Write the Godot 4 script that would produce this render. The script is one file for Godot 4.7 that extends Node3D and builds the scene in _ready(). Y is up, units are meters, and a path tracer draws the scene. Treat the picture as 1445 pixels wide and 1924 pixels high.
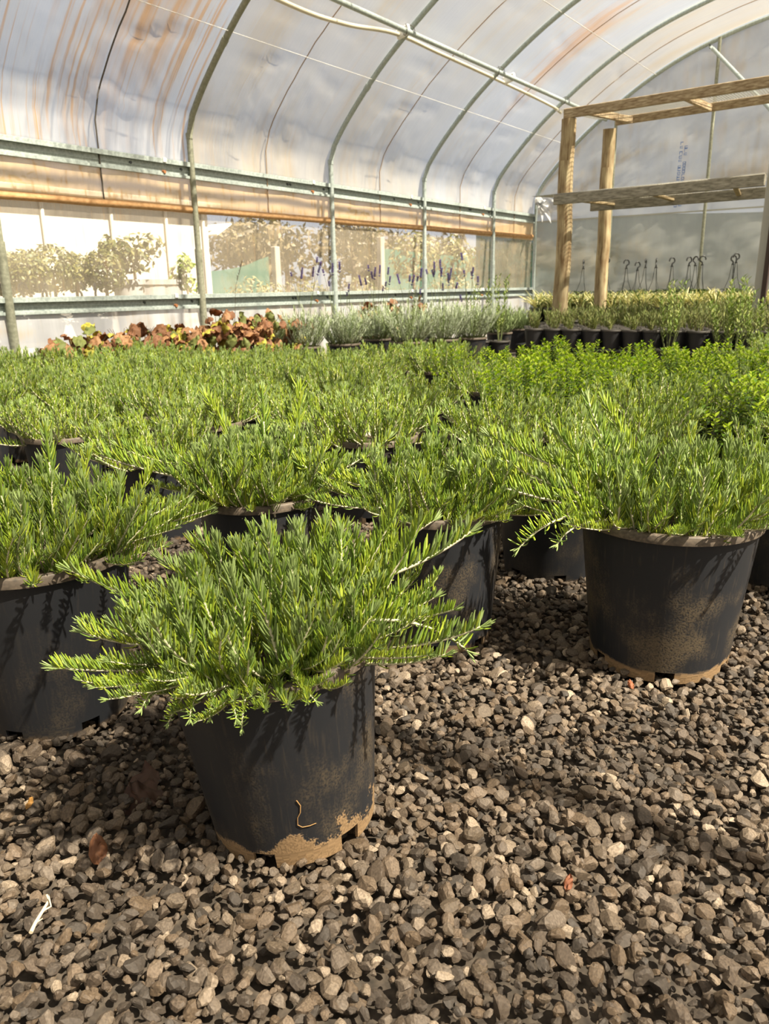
extends Node3D
# A poly tunnel at a plant nursery: pots of trailing rosemary on dark gravel, film walls on steel hoops.

const CAM_H := 0.8
const FOCAL := 1450.0                     # pixels, for a frame of 1445 x 1924
const PITCH := 16.115
const YAW := 35.96
const ROLL := 1.0
const WALL_X := -5.6
const MID_X := -1.2                       # ridge of the tunnel
const END_Z := -11.9
const REAR_Z := 4.31
const HOOPS := [-10.51, -8.68, -6.86, -4.95, -3.12, -1.28, 0.56, 2.4]

var cam: Camera3D
var M := {}
var names := {}
var profile := PackedVector2Array()       # half of a hoop above its bend, from the left wall to the ridge

# ---------------------------------------------------------------- mesh building
class MB:
	var v := PackedVector3Array()
	var n := PackedVector3Array()
	var c := PackedColorArray()
	var u := PackedVector2Array()
	var i := PackedInt32Array()

	func vert(p: Vector3, nn: Vector3, col := Color.WHITE, uv := Vector2.ZERO) -> int:
		v.append(p); n.append(nn); c.append(col); u.append(uv)
		return v.size() - 1

	func tri(a: int, b: int, d: int) -> void:      # counter-clockwise seen from outside
		i.append(a); i.append(d); i.append(b)

	func quad(a: Vector3, b: Vector3, d: Vector3, e: Vector3, col := Color.WHITE) -> void:
		var nn := (b - a).cross(e - a).normalized()
		var k := v.size()
		vert(a, nn, col, Vector2(0, 0)); vert(b, nn, col, Vector2(1, 0)); vert(d, nn, col, Vector2(1, 1)); vert(e, nn, col, Vector2(0, 1))
		tri(k, k + 1, k + 2); tri(k, k + 2, k + 3)

	func flat_tri(a: Vector3, b: Vector3, d: Vector3, col := Color.WHITE) -> void:
		var nn := (b - a).cross(d - a).normalized()
		var k := v.size()
		vert(a, nn, col); vert(b, nn, col); vert(d, nn, col)
		tri(k, k + 1, k + 2)

	func box(t: Transform3D, s: Vector3, bevel := 0.0, col := Color.WHITE) -> void:
		var h := s * 0.5
		var b := bevel
		for ax in 3:
			for sg in [-1.0, 1.0]:
				var w := Vector3.ZERO; w[ax] = sg
				var p := Vector3.ZERO; p[(ax + 1) % 3] = 1.0
				var q := Vector3.ZERO; q[(ax + 2) % 3] = 1.0
				if sg < 0.0:
					var k := p; p = q; q = k
				var hp := h.dot(p.abs()) - b
				var hq := h.dot(q.abs()) - b
				var o := w * h
				quad(t * (o - p * hp - q * hq), t * (o + p * hp - q * hq), t * (o + p * hp + q * hq), t * (o - p * hp + q * hq), col)
		if b <= 0.0:
			return
		for ax in 3:                                # chamfers along each axis
			var a := Vector3.ZERO; a[ax] = 1.0
			var p := Vector3.ZERO; p[(ax + 1) % 3] = 1.0
			var q := Vector3.ZERO; q[(ax + 2) % 3] = 1.0
			var la := h[ax] - b
			for sp in [-1.0, 1.0]:
				for sq in [-1.0, 1.0]:
					var e0: Vector3 = p * sp * h[(ax + 1) % 3] + q * sq * (h[(ax + 2) % 3] - b)
					var e1: Vector3 = p * sp * (h[(ax + 1) % 3] - b) + q * sq * h[(ax + 2) % 3]
					if sp * sq > 0.0:
						quad(t * (e0 - a * la), t * (e1 - a * la), t * (e1 + a * la), t * (e0 + a * la), col)
					else:
						quad(t * (e1 - a * la), t * (e0 - a * la), t * (e0 + a * la), t * (e1 + a * la), col)
		for sx in [-1.0, 1.0]:
			for sy in [-1.0, 1.0]:
				for sz in [-1.0, 1.0]:
					var p0 := Vector3(sx * h.x, sy * (h.y - b), sz * (h.z - b))
					var p1 := Vector3(sx * (h.x - b), sy * h.y, sz * (h.z - b))
					var p2 := Vector3(sx * (h.x - b), sy * (h.y - b), sz * h.z)
					if sx * sy * sz > 0.0:
						flat_tri(t * p0, t * p1, t * p2, col)
					else:
						flat_tri(t * p0, t * p2, t * p1, col)

	func tube(pts: PackedVector3Array, r0: float, r1: float, sides := 8, col := Color.WHITE, caps := true) -> void:
		var m := pts.size()
		var side := Vector3.ZERO
		var run := 0.0
		var base := v.size()
		for k in m:
			var d: Vector3 = (pts[mini(k + 1, m - 1)] - pts[maxi(k - 1, 0)]).normalized()
			if k == 0:
				side = d.cross(Vector3.UP if absf(d.y) < 0.9 else Vector3.RIGHT).normalized()
			else:
				side = (side - d * side.dot(d)).normalized()
				run += pts[k].distance_to(pts[k - 1])
			var up := side.cross(d)
			var r := lerpf(r0, r1, float(k) / maxf(1.0, m - 1.0))
			for s in sides + 1:
				var a := TAU * s / sides
				var w := side * cos(a) + up * sin(a)
				vert(pts[k] + w * r, w, col, Vector2(float(s) / sides, run))
		for k in m - 1:
			for s in sides:
				var a := base + k * (sides + 1) + s
				var b := a + sides + 1
				tri(a, b, a + 1); tri(a + 1, b, b + 1)
		if caps:
			for e in 2:
				var at := 0 if e == 0 else m - 1
				var d := (pts[0] - pts[1]).normalized() if e == 0 else (pts[m - 1] - pts[m - 2]).normalized()
				var k := vert(pts[at], d, col)
				for s in sides + 1:
					vert(v[base + at * (sides + 1) + s], d, col)
				for s in sides:
					if e == 0:
						tri(k, k + 1 + s, k + 2 + s)
					else:
						tri(k, k + 2 + s, k + 1 + s)

	# profile (radius, height) turned about Y; the outside lies to the right of the way the profile runs upwards
	func lathe(pr: PackedVector2Array, segs: int, col := Color.WHITE, flat := false) -> void:
		var tot := 0.0
		for k in range(1, pr.size()):
			tot += pr[k].distance_to(pr[k - 1])
		var run := 0.0
		for k in pr.size() - 1:
			var a := pr[k]
			var b := pr[k + 1]
			var d := (b - a).normalized()
			var nn := Vector2(d.y, -d.x)
			var n0 := nn
			var n1 := nn
			if not flat:
				if k > 0:
					var e := (a - pr[k - 1]).normalized()
					if e.dot(d) > 0.6: n0 = (nn + Vector2(e.y, -e.x)).normalized()
				if k < pr.size() - 2:
					var e := (pr[k + 2] - b).normalized()
					if e.dot(d) > 0.6: n1 = (nn + Vector2(e.y, -e.x)).normalized()
			var l := a.distance_to(b)
			var base := v.size()
			for s in segs + 1:
				var g := TAU * s / segs
				var w := Vector3(cos(g), 0, sin(g))
				vert(w * a.x + Vector3(0, a.y, 0), w * n0.x + Vector3(0, n0.y, 0), col, Vector2(float(s) / segs, 1.0 - run / tot))
				vert(w * b.x + Vector3(0, b.y, 0), w * n1.x + Vector3(0, n1.y, 0), col, Vector2(float(s) / segs, 1.0 - (run + l) / tot))
			for s in segs:
				var q := base + s * 2
				tri(q, q + 1, q + 2); tri(q + 2, q + 1, q + 3)
			run += l

	# a narrow leaf with thickness: four-sided, curved from d towards b
	func needle(p: Vector3, d: Vector3, b: Vector3, ln: float, w: float, h: float, segs: int, col: Color) -> void:
		var s := d.cross(b)
		if s.length_squared() < 1e-6:
			s = d.cross(Vector3(0.3, 0.5, 0.8))
		s = s.normalized()
		var base := v.size()
		for k in segs + 1:
			var t := float(k) / segs
			var q := p + d * (ln * t) + b * (ln * t * t)
			var dd := (d + b * (2.0 * t)).normalized()
			var nn := s.cross(dd)
			var f := 0.75 + 0.5 * t if t < 0.5 else (1.0 if k < segs else 0.3)
			vert(q + s * (w * f), s, col); vert(q + nn * (h * f), nn, col); vert(q - s * (w * f), -s, col); vert(q - nn * (h * f), -nn, col)
		for k in segs:
			for e in 4:
				var a := base + k * 4 + e
				var b2 := base + k * 4 + (e + 1) % 4
				tri(a, a + 4, b2); tri(b2, a + 4, b2 + 4)
		var z := base + segs * 4
		tri(z, z + 2, z + 1); tri(z, z + 3, z + 2)

	# a flat leaf, folded along its midrib, bent by «curl» away from nn
	func leaf(p: Vector3, d: Vector3, nn: Vector3, ln: float, w: float, col: Color, curl := 0.2, fold := 0.25, rows := 4) -> void:
		var s := d.cross(nn).normalized()
		var base := v.size()
		for k in rows + 1:
			var t := float(k) / rows
			var q := p + d * (ln * t) - nn * (ln * curl * t * t)
			var ww := w * 0.5 * sin(PI * clampf(0.08 + 0.92 * pow(t, 0.8), 0.0, 1.0)) + 0.0004
			var ndir := (nn + d * (2.0 * curl * t)).normalized()
			vert(q - s * ww + nn * (ww * fold), (ndir - s * -fold).normalized(), col, Vector2(0, t))
			vert(q, ndir, col, Vector2(0.5, t))
			vert(q + s * ww + nn * (ww * fold), (ndir - s * fold).normalized(), col, Vector2(1, t))
		for k in rows:
			for e in 2:
				var a := base + k * 3 + e
				tri(a, a + 1, a + 4); tri(a, a + 4, a + 3)

	func mesh() -> ArrayMesh:
		var a := []
		a.resize(Mesh.ARRAY_MAX)
		a[Mesh.ARRAY_VERTEX] = v; a[Mesh.ARRAY_NORMAL] = n; a[Mesh.ARRAY_COLOR] = c; a[Mesh.ARRAY_TEX_UV] = u; a[Mesh.ARRAY_INDEX] = i
		var m := ArrayMesh.new()
		m.add_surface_from_arrays(Mesh.PRIMITIVE_TRIANGLES, a)
		return m

# ---------------------------------------------------------------- things and parts
func numbered(called: String) -> String:
	if not names.has(called):
		names[called] = 0
		return called
	names[called] += 1
	return "%s_%03d" % [called, names[called]]

func tag(o: Node3D, label: String, category: String, group := "", kind := "") -> Node3D:
	if label: o.set_meta("label", label)
	if category: o.set_meta("category", category)
	if group: o.set_meta("group", group)
	if kind: o.set_meta("kind", kind)
	return o

func thing(called: String, at: Vector3, label: String, category: String, group := "", kind := "") -> Node3D:
	var o := Node3D.new()
	o.name = numbered(called)
	add_child(o)
	o.position = at
	return tag(o, label, category, group, kind)

func part(called: String, m: Mesh, mat: Material, parent: Node, stuff := false) -> MeshInstance3D:
	var o := MeshInstance3D.new()
	o.name = called if parent != self else numbered(called)
	o.mesh = m
	o.material_override = mat
	o.set_surface_override_material(0, mat)
	parent.add_child(o, true)
	if stuff: o.set_meta("kind", "stuff")
	return o

func copy(o: Node3D, at: Vector3, turn: float, label := "", group := "") -> Node3D:
	var r: Node3D = o.duplicate()
	r.name = numbered(str(o.name).rstrip("0123456789").trim_suffix("_"))
	add_child(r)
	r.position = at
	r.rotation.y = turn
	if label: r.set_meta("label", label)
	if group: r.set_meta("group", group)
	return r

# ---------------------------------------------------------------- materials
func lin(r: float, g: float, b: float) -> Color:
	return Color(r, g, b).linear_to_srgb()

func mat(called: String, col: Color, rough := 0.7, metal := 0.0) -> StandardMaterial3D:
	var m := StandardMaterial3D.new()
	m.resource_name = called
	m.albedo_color = col
	m.roughness = rough
	m.metallic = metal
	M[called] = m
	return m

func noise(freq: float, sd: int, oct := 4) -> FastNoiseLite:
	var f := FastNoiseLite.new()
	f.noise_type = FastNoiseLite.TYPE_SIMPLEX_SMOOTH
	f.frequency = freq
	f.seed = sd
	f.fractal_octaves = oct
	return f

func noise_tex(freq: float, sd: int, lo: Color, hi: Color, size := 512, oct := 5) -> NoiseTexture2D:
	var t := NoiseTexture2D.new()
	t.width = size; t.height = size
	t.seamless = true
	t.noise = noise(freq, sd, oct)
	var g := Gradient.new()
	g.set_color(0, lo); g.set_color(1, hi)
	t.color_ramp = g
	return t

func painted(w: int, h: int, fn: Callable) -> ImageTexture:      # fn gives linear colours
	var im := Image.create(w, h, false, Image.FORMAT_RGBA8)
	for y in h:
		for x in w:
			var c: Color = fn.call((x + 0.5) / w, (y + 0.5) / h)
			var a := c.a
			c = c.linear_to_srgb()
			c.a = a
			im.set_pixel(x, y, c)
	return ImageTexture.create_from_image(im)

func ss(a: float, b: float, x: float) -> float:
	return smoothstep(a, b, x)

func pot_texture(sd: int, dust: float, crust: float) -> ImageTexture:
	var big := noise(0.9, sd, 4)
	var fine := noise(34.0, sd + 1, 4)
	var scr := noise(2.2, sd + 2, 3)
	var low := noise(2.0, sd + 3, 4)
	var black := Color(0.020, 0.0215, 0.0255)
	var tan_ := Color(0.105, 0.083, 0.056)
	var clay := Color(0.36, 0.24, 0.13)
	return painted(1024, 400, func(u: float, y: float) -> Color:
		var g := u * TAU
		var p := Vector3(cos(g), y * 1.9, sin(g))
		var b := big.get_noise_3dv(p)
		var f := fine.get_noise_3dv(p)
		var s := scr.get_noise_3d(p.x * 9.0, p.y * 0.9, p.z * 9.0)
		var k := ss(-0.15, 0.55, b + 0.2 * s) * ss(-0.45, 0.5, f + 0.5 * b) * dust
		k = maxf(k, 0.22 * dust * ss(0.25, 0.6, s))
		var c := black.lerp(tan_, clampf(k, 0.0, 1.0))
		var l := low.get_noise_3dv(p) + 0.25 * f
		var edge := 0.05 * crust + 0.15 * crust * (l + 0.45) * (0.55 + 0.45 * sin(g * 1.0 + sd))
		var q := ss(-0.015, 0.012, edge - (1.0 - y))
		c = c.lerp(clay * (0.75 + 0.4 * f), q * minf(1.0, crust))
		c.a = 1.0
		return c)

func film_texture(sd: int, base: Color, alpha: float, streak: float, blotch: float, patch := Vector4()) -> ImageTexture:
	# u along the tunnel, y down the film: dirt runs down it as streaks, with rust where the frame drips
	var st := noise(1.0, sd, 4)
	var bl := noise(1.0, sd + 7, 4)
	var rust := Color(0.50, 0.27, 0.075)
	var dirt := Color(0.44, 0.37, 0.25)
	return painted(512, 512, func(u: float, y: float) -> Color:
		var s := st.get_noise_2d(u * 34.0, y * 1.4)
		var s2 := st.get_noise_2d(u * 90.0 + 50.0, y * 2.2)
		var b := bl.get_noise_2d(u * 2.6, y * 2.2)
		var c := base
		var d := ss(-0.1, 0.6, b + 0.3 * s2) * blotch
		c = c.lerp(dirt, clampf(d, 0.0, 0.8))
		var r := ss(0.18, 0.55, s + 0.35 * b) * streak
		var a := alpha + 0.10 * b + 0.05 * s2
		if patch.z > 0.0:
			var dx := (u - patch.x - 0.05 * s) / patch.z
			var dy := (y - patch.y) / patch.w
			var k := ss(1.1, 0.2, sqrt(dx * dx + dy * dy) + 0.5 * bl.get_noise_2d(u * 9.0, y * 4.0)) * (0.65 + 0.5 * s)
			r = maxf(r, clampf(k, 0.0, 1.0))
		c = c.lerp(rust, clampf(r, 0.0, 0.85))
		c.a = clampf(a + 0.25 * r + 0.1 * d, 0.05, 0.96)
		return c)

func film(called: String, tex: Texture2D, back: float, rough := 0.38) -> StandardMaterial3D:
	var m := mat(called, Color.WHITE, rough)
	m.albedo_texture = tex
	m.transparency = BaseMaterial3D.TRANSPARENCY_ALPHA
	m.cull_mode = BaseMaterial3D.CULL_DISABLED
	m.backlight_enabled = true
	m.backlight = Color(back, back, back).linear_to_srgb()
	m.texture_repeat = false
	return m

func make_materials() -> void:
	# galvanised steel
	var g := mat("galvanised", Color.WHITE, 0.5, 0.05)
	g.albedo_texture = noise_tex(0.02, 3, lin(0.26, 0.31, 0.30), lin(0.50, 0.57, 0.54))
	g.uv1_triplanar = true; g.uv1_world_triplanar = true; g.uv1_scale = Vector3(3, 3, 3)
	var gd := mat("old_galvanised", Color.WHITE, 0.55, 0.05)
	gd.albedo_texture = noise_tex(0.02, 4, lin(0.17, 0.18, 0.13), lin(0.36, 0.37, 0.28))
	gd.uv1_triplanar = true; gd.uv1_world_triplanar = true; gd.uv1_scale = Vector3(3, 3, 3)
	mat("white_pipe", lin(0.62, 0.58, 0.45), 0.4)
	mat("bolt", lin(0.08, 0.09, 0.09), 0.5, 0.6)
	mat("rust_nut", lin(0.35, 0.14, 0.05), 0.85)
	mat("cord_dark", lin(0.10, 0.085, 0.065), 0.9)
	mat("cord_rust", lin(0.30, 0.20, 0.11), 0.9)
	mat("twine_white", lin(0.6, 0.6, 0.58), 0.8)
	# timber
	var w := mat("grey_timber", Color.WHITE, 0.85)
	w.albedo_texture = timber(11, Color(0.40, 0.38, 0.31), Color(0.13, 0.12, 0.09))
	w.uv1_triplanar = true; w.uv1_scale = Vector3(1.2, 6, 6)
	var wb := mat("mossy_timber", Color.WHITE, 0.85)
	wb.albedo_texture = timber(12, Color(0.52, 0.43, 0.28), Color(0.16, 0.10, 0.045))
	wb.uv1_triplanar = true; wb.uv1_scale = Vector3(1.2, 6, 6)
	var wp := mat("post_timber", Color.WHITE, 0.85)
	wp.albedo_texture = timber(13, Color(0.50, 0.42, 0.25), Color(0.17, 0.105, 0.045), true)
	wp.uv1_scale = Vector3(1, 0.45, 1)
	mat("pale_board", lin(0.42, 0.42, 0.38), 0.8)
	mat("dark_steel", lin(0.05, 0.03, 0.025), 0.7)
	mat("netting", lin(0.5, 0.5, 0.46), 0.5, 0.1)
	# stone
	for k in 9:
		var tint: Color = [Color(0.132, 0.098, 0.068), Color(0.166, 0.126, 0.086), Color(0.085, 0.065, 0.047), Color(0.218, 0.162, 0.111), Color(0.156, 0.110, 0.068), Color(0.290, 0.229, 0.166), Color(0.068, 0.054, 0.041), Color(0.197, 0.157, 0.119), Color(0.436, 0.353, 0.263)][k]
		stone_tints.append(tint)
		stone_mats.append(stone_mat("stone_%d" % k, tint))
	M["stones"] = stone_mat("stones", Color.WHITE)
	M["stones"].vertex_color_use_as_albedo = true
	var gr := mat("grit", Color.WHITE, 0.95)
	gr.albedo_texture = noise_tex(0.05, 9, lin(0.02, 0.016, 0.012), lin(0.12, 0.095, 0.07), 512, 5)
	gr.uv1_triplanar = true; gr.uv1_world_triplanar = true; gr.uv1_scale = Vector3(1.7, 1.7, 1.7)
	# pots
	var spec := [[21, 0.75, 1.35], [31, 0.45, 0.25], [41, 1.0, 1.15], [51, 1.0, 0.6], [61, 0.55, 0.5]]
	for k in spec.size():
		var p := mat("pot_%d" % k, Color.WHITE, 0.5)
		p.albedo_texture = pot_texture(spec[k][0], spec[k][1], spec[k][2])
		p.metallic_specular = 0.4
		p.heightmap_enabled = true; p.heightmap_texture = p.albedo_texture; p.heightmap_scale = 0.15
	var rm := mat("pot_rim", Color.WHITE, 0.6)
	rm.albedo_texture = noise_tex(0.03, 8, lin(0.05, 0.042, 0.035), lin(0.20, 0.155, 0.11))
	rm.uv1_triplanar = true; rm.uv1_scale = Vector3(6, 6, 6)
	mat("small_pot", lin(0.022, 0.022, 0.024), 0.5)
	mat("small_rim", lin(0.06, 0.055, 0.048), 0.55)
	var so := mat("soil", Color.WHITE, 0.95)
	so.albedo_texture = noise_tex(0.08, 19, lin(0.012, 0.008, 0.005), lin(0.11, 0.07, 0.04), 256)
	so.uv1_triplanar = true; so.uv1_scale = Vector3(5, 5, 5)
	# plants
	for a in [["needles", 0.45, 0.5], ["fresh_leaves", 0.42, 0.6], ["silver_leaves", 0.7, 0.3], ["rush_leaves", 0.55, 0.4], ["striped_leaves", 0.5, 0.6], ["dark_leaves", 0.45, 0.4], ["tree_leaves", 0.55, 0.5], ["petals", 0.7, 0.3], ["dead_leaf", 0.7, 0.25]]:
		var m := mat(a[0], Color.WHITE, a[1])
		m.vertex_color_use_as_albedo = true
		m.cull_mode = BaseMaterial3D.CULL_DISABLED
		m.backlight_enabled = a[0] != "needles"
		m.backlight = lin(a[2] * 0.8, a[2], a[2] * 0.35)
	M["striped_leaves"].backlight = lin(0.5, 0.55, 0.4)
	M["dead_leaf"].backlight = lin(0.3, 0.16, 0.08)
	M["petals"].backlight = lin(0.2, 0.15, 0.3)
	M["silver_leaves"].backlight = lin(0.25, 0.3, 0.2)
	mat("rosemary_stem", lin(0.60, 0.56, 0.40), 0.75)
	mat("green_stem", lin(0.14, 0.17, 0.06), 0.75)
	mat("bark", lin(0.12, 0.085, 0.055), 0.9)
	mat("hanger", lin(0.02, 0.022, 0.022), 0.45)
	# films
	film("film_roof_a", film_texture(101, Color(0.516, 0.525, 0.533), 0.62, 0.75, 0.25, Vector4(0.42, 0.55, 0.42, 0.55)), 0.5)
	film("film_roof_b", film_texture(111, Color(0.490, 0.473, 0.421), 0.62, 0.12, 0.45), 0.5)
	film("film_roof_c", film_texture(121, Color(0.482, 0.452, 0.387), 0.66, 0.12, 0.6), 0.5)
	film("film_roof_d", film_texture(131, Color(0.516, 0.525, 0.525), 0.58, 0.15, 0.3, Vector4(0.50, 0.57, 0.20, 0.21)), 0.5)
	film("film_band", film_texture(141, Color(0.66, 0.49, 0.28), 0.84, 0.45, 0.6), 0.6)
	film("film_clear", film_texture(151, Color(0.60, 0.53, 0.41), 0.38, 0.30, 0.2), 0.6)
	film("film_skirt", film_texture(161, Color(0.55, 0.57, 0.60), 0.85, 0.1, 0.5), 0.4)
	film("film_end", film_texture(171, Color(0.44, 0.44, 0.41), 0.78, 0.12, 0.75), 0.5)
	film("film_end_low", film_texture(181, Color(0.54, 0.55, 0.52), 0.66, 0.05, 0.5), 0.6)
	film("film_tail", film_texture(191, Color(0.78, 0.80, 0.82), 0.8, 0.05, 0.2), 0.7)
	var rt := mat("roll_tube", Color.WHITE, 0.8)
	rt.albedo_texture = noise_tex(0.03, 29, lin(0.42, 0.22, 0.085), lin(0.72, 0.46, 0.23))
	rt.uv1_triplanar = true; rt.uv1_world_triplanar = true; rt.uv1_scale = Vector3(2, 2, 1)
	mat("blue_print", lin(0.05, 0.14, 0.42), 0.6)
	# outside
	mat("shed_sheet", lin(0.38, 0.36, 0.32), 0.6)
	mat("shed_rib", lin(0.50, 0.48, 0.43), 0.5)
	var og := mat("dry_ground", Color.WHITE, 0.95)
	og.albedo_texture = noise_tex(0.03, 39, lin(0.10, 0.08, 0.05), lin(0.20, 0.165, 0.11))
	og.uv1_triplanar = true; og.uv1_world_triplanar = true; og.uv1_scale = Vector3(0.4, 0.4, 0.4)
	var sc := mat("shade_cloth", Color(0.12, 0.30, 0.25, 0.86), 0.8)
	sc.transparency = BaseMaterial3D.TRANSPARENCY_ALPHA
	sc.cull_mode = BaseMaterial3D.CULL_DISABLED
	mat("concrete", lin(0.24, 0.22, 0.18), 0.9)
	mat("tub", lin(0.22, 0.22, 0.22), 0.7)
	mat("card", lin(0.8, 0.8, 0.78), 0.6)
	mat("straw", lin(0.62, 0.52, 0.36), 0.8)
	mat("fibre", lin(0.45, 0.26, 0.10), 0.85)
	mat("tray", lin(0.02, 0.02, 0.021), 0.5)

var stone_mats := []
var stone_tints := []

func stone_mat(called: String, tint: Color) -> StandardMaterial3D:
	var m := mat(called, tint.linear_to_srgb(), 0.72)
	if not M.has("stone_grain"):
		M["stone_grain"] = noise_tex(0.06, 77, Color(0.52, 0.50, 0.48), Color(1, 1, 1), 512, 5)
	m.albedo_texture = M["stone_grain"]
	m.uv1_triplanar = true; m.uv1_world_triplanar = true; m.uv1_scale = Vector3(8, 8, 8)
	return m

func timber(sd: int, light: Color, dark: Color, upright := false) -> ImageTexture:
	var a := noise(1.0, sd, 5)
	return painted(384, 384, func(u: float, y: float) -> Color:
		if upright:
			var k0 := u; u = y; y = k0
		var s := a.get_noise_2d(u * 3.0, y * 26.0)
		var b := a.get_noise_2d(u * 7.0 + 40.0, y * 5.0)
		var k := clampf(0.45 + 0.55 * s + 0.6 * b, 0.0, 1.0)
		var c := dark.lerp(light, k)
		c.a = 1.0
		return c)

# ---------------------------------------------------------------- camera maths (pixels of the 1445 x 1924 frame)
func pixel(p: Vector3) -> Vector3:          # x, y in pixels, z the depth in metres
	var q: Vector3 = cam.transform.affine_inverse() * p
	return Vector3(722.5 + FOCAL * q.x / -q.z, 962.0 - FOCAL * q.y / -q.z, -q.z)

func ray(px: float, py: float) -> Vector3:
	return cam.transform.basis * Vector3((px - 722.5) / FOCAL, -(py - 962.0) / FOCAL, -1.0)

func at_y(px: float, py: float, y: float) -> Vector3:
	var r := ray(px, py)
	return cam.position + r * ((y - CAM_H) / r.y)

func at_x(px: float, py: float, x: float) -> Vector3:
	var r := ray(px, py)
	return cam.position + r * (x / r.x)

func at_z(px: float, py: float, z: float) -> Vector3:
	var r := ray(px, py)
	return cam.position + r * (z / r.z)

# ---------------------------------------------------------------- the tunnel
func make_profile() -> void:
	var k := [Vector2(-5.6, 2.17), Vector2(-5.42, 2.40), Vector2(-5.20, 2.63), Vector2(-4.93, 2.88), Vector2(-4.65, 3.095), Vector2(-4.30, 3.335), Vector2(-3.90, 3.565), Vector2(-3.45, 3.765), Vector2(-3.0, 3.905), Vector2(-2.5, 4.02), Vector2(-1.9, 4.10), Vector2(-1.2, 4.13)]
	for j in k.size() - 1:
		var a: Vector2 = k[maxi(j - 1, 0)]
		var d: Vector2 = k[j + 2] if j + 2 < k.size() else Vector2(-0.5, 4.10)
		for s in 3:
			profile.append(k[j].cubic_interpolate(k[j + 1], a if j > 0 else k[0] * 2.0 - k[1], d, s / 3.0))
	profile.append(k[k.size() - 1])

func roof_y(x: float) -> float:
	if x > MID_X: x = 2.0 * MID_X - x
	for j in profile.size() - 1:
		if x <= profile[j + 1].x:
			return lerpf(profile[j].y, profile[j + 1].y, clampf((x - profile[j].x) / (profile[j + 1].x - profile[j].x), 0, 1))
	return profile[profile.size() - 1].y

func hoop_path(z: float, out_: float, lo: float) -> PackedVector3Array:
	var p := PackedVector3Array()
	p.append(Vector3(WALL_X - out_, lo, z))
	p.append(Vector3(WALL_X - out_, 2.09, z))
	for j in range(1, profile.size()):
		var t := (profile[mini(j + 1, profile.size() - 1)] - profile[j - 1]).normalized()
		p.append(Vector3(profile[j].x - t.y * out_, profile[j].y + t.x * out_, z))
	for j in range(p.size() - 2, -1, -1):
		p.append(Vector3(2.0 * MID_X - p[j].x, p[j].y, z))
	return p

func sheet(fn: Callable, nu: int, nv: int, flip := false) -> ArrayMesh:
	var b := MB.new()
	var g := []
	for y in nv + 1:
		for x in nu + 1:
			g.append(fn.call(float(x) / nu, float(y) / nv))
	for y in nv + 1:
		for x in nu + 1:
			var du: Vector3 = g[y * (nu + 1) + mini(x + 1, nu)] - g[y * (nu + 1) + maxi(x - 1, 0)]
			var dv: Vector3 = g[mini(y + 1, nv) * (nu + 1) + x] - g[maxi(y - 1, 0) * (nu + 1) + x]
			var nn := du.cross(dv).normalized()
			b.vert(g[y * (nu + 1) + x], -nn if flip else nn, Color.WHITE, Vector2(float(x) / nu, float(y) / nv))
	for y in nv:
		for x in nu:
			var a := y * (nu + 1) + x
			if flip:
				b.tri(a, a + nu + 1, a + 1); b.tri(a + 1, a + nu + 1, a + nu + 2)
			else:
				b.tri(a, a + 1, a + nu + 1); b.tri(a + 1, a + nu + 2, a + nu + 1)
	return b.mesh()

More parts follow.
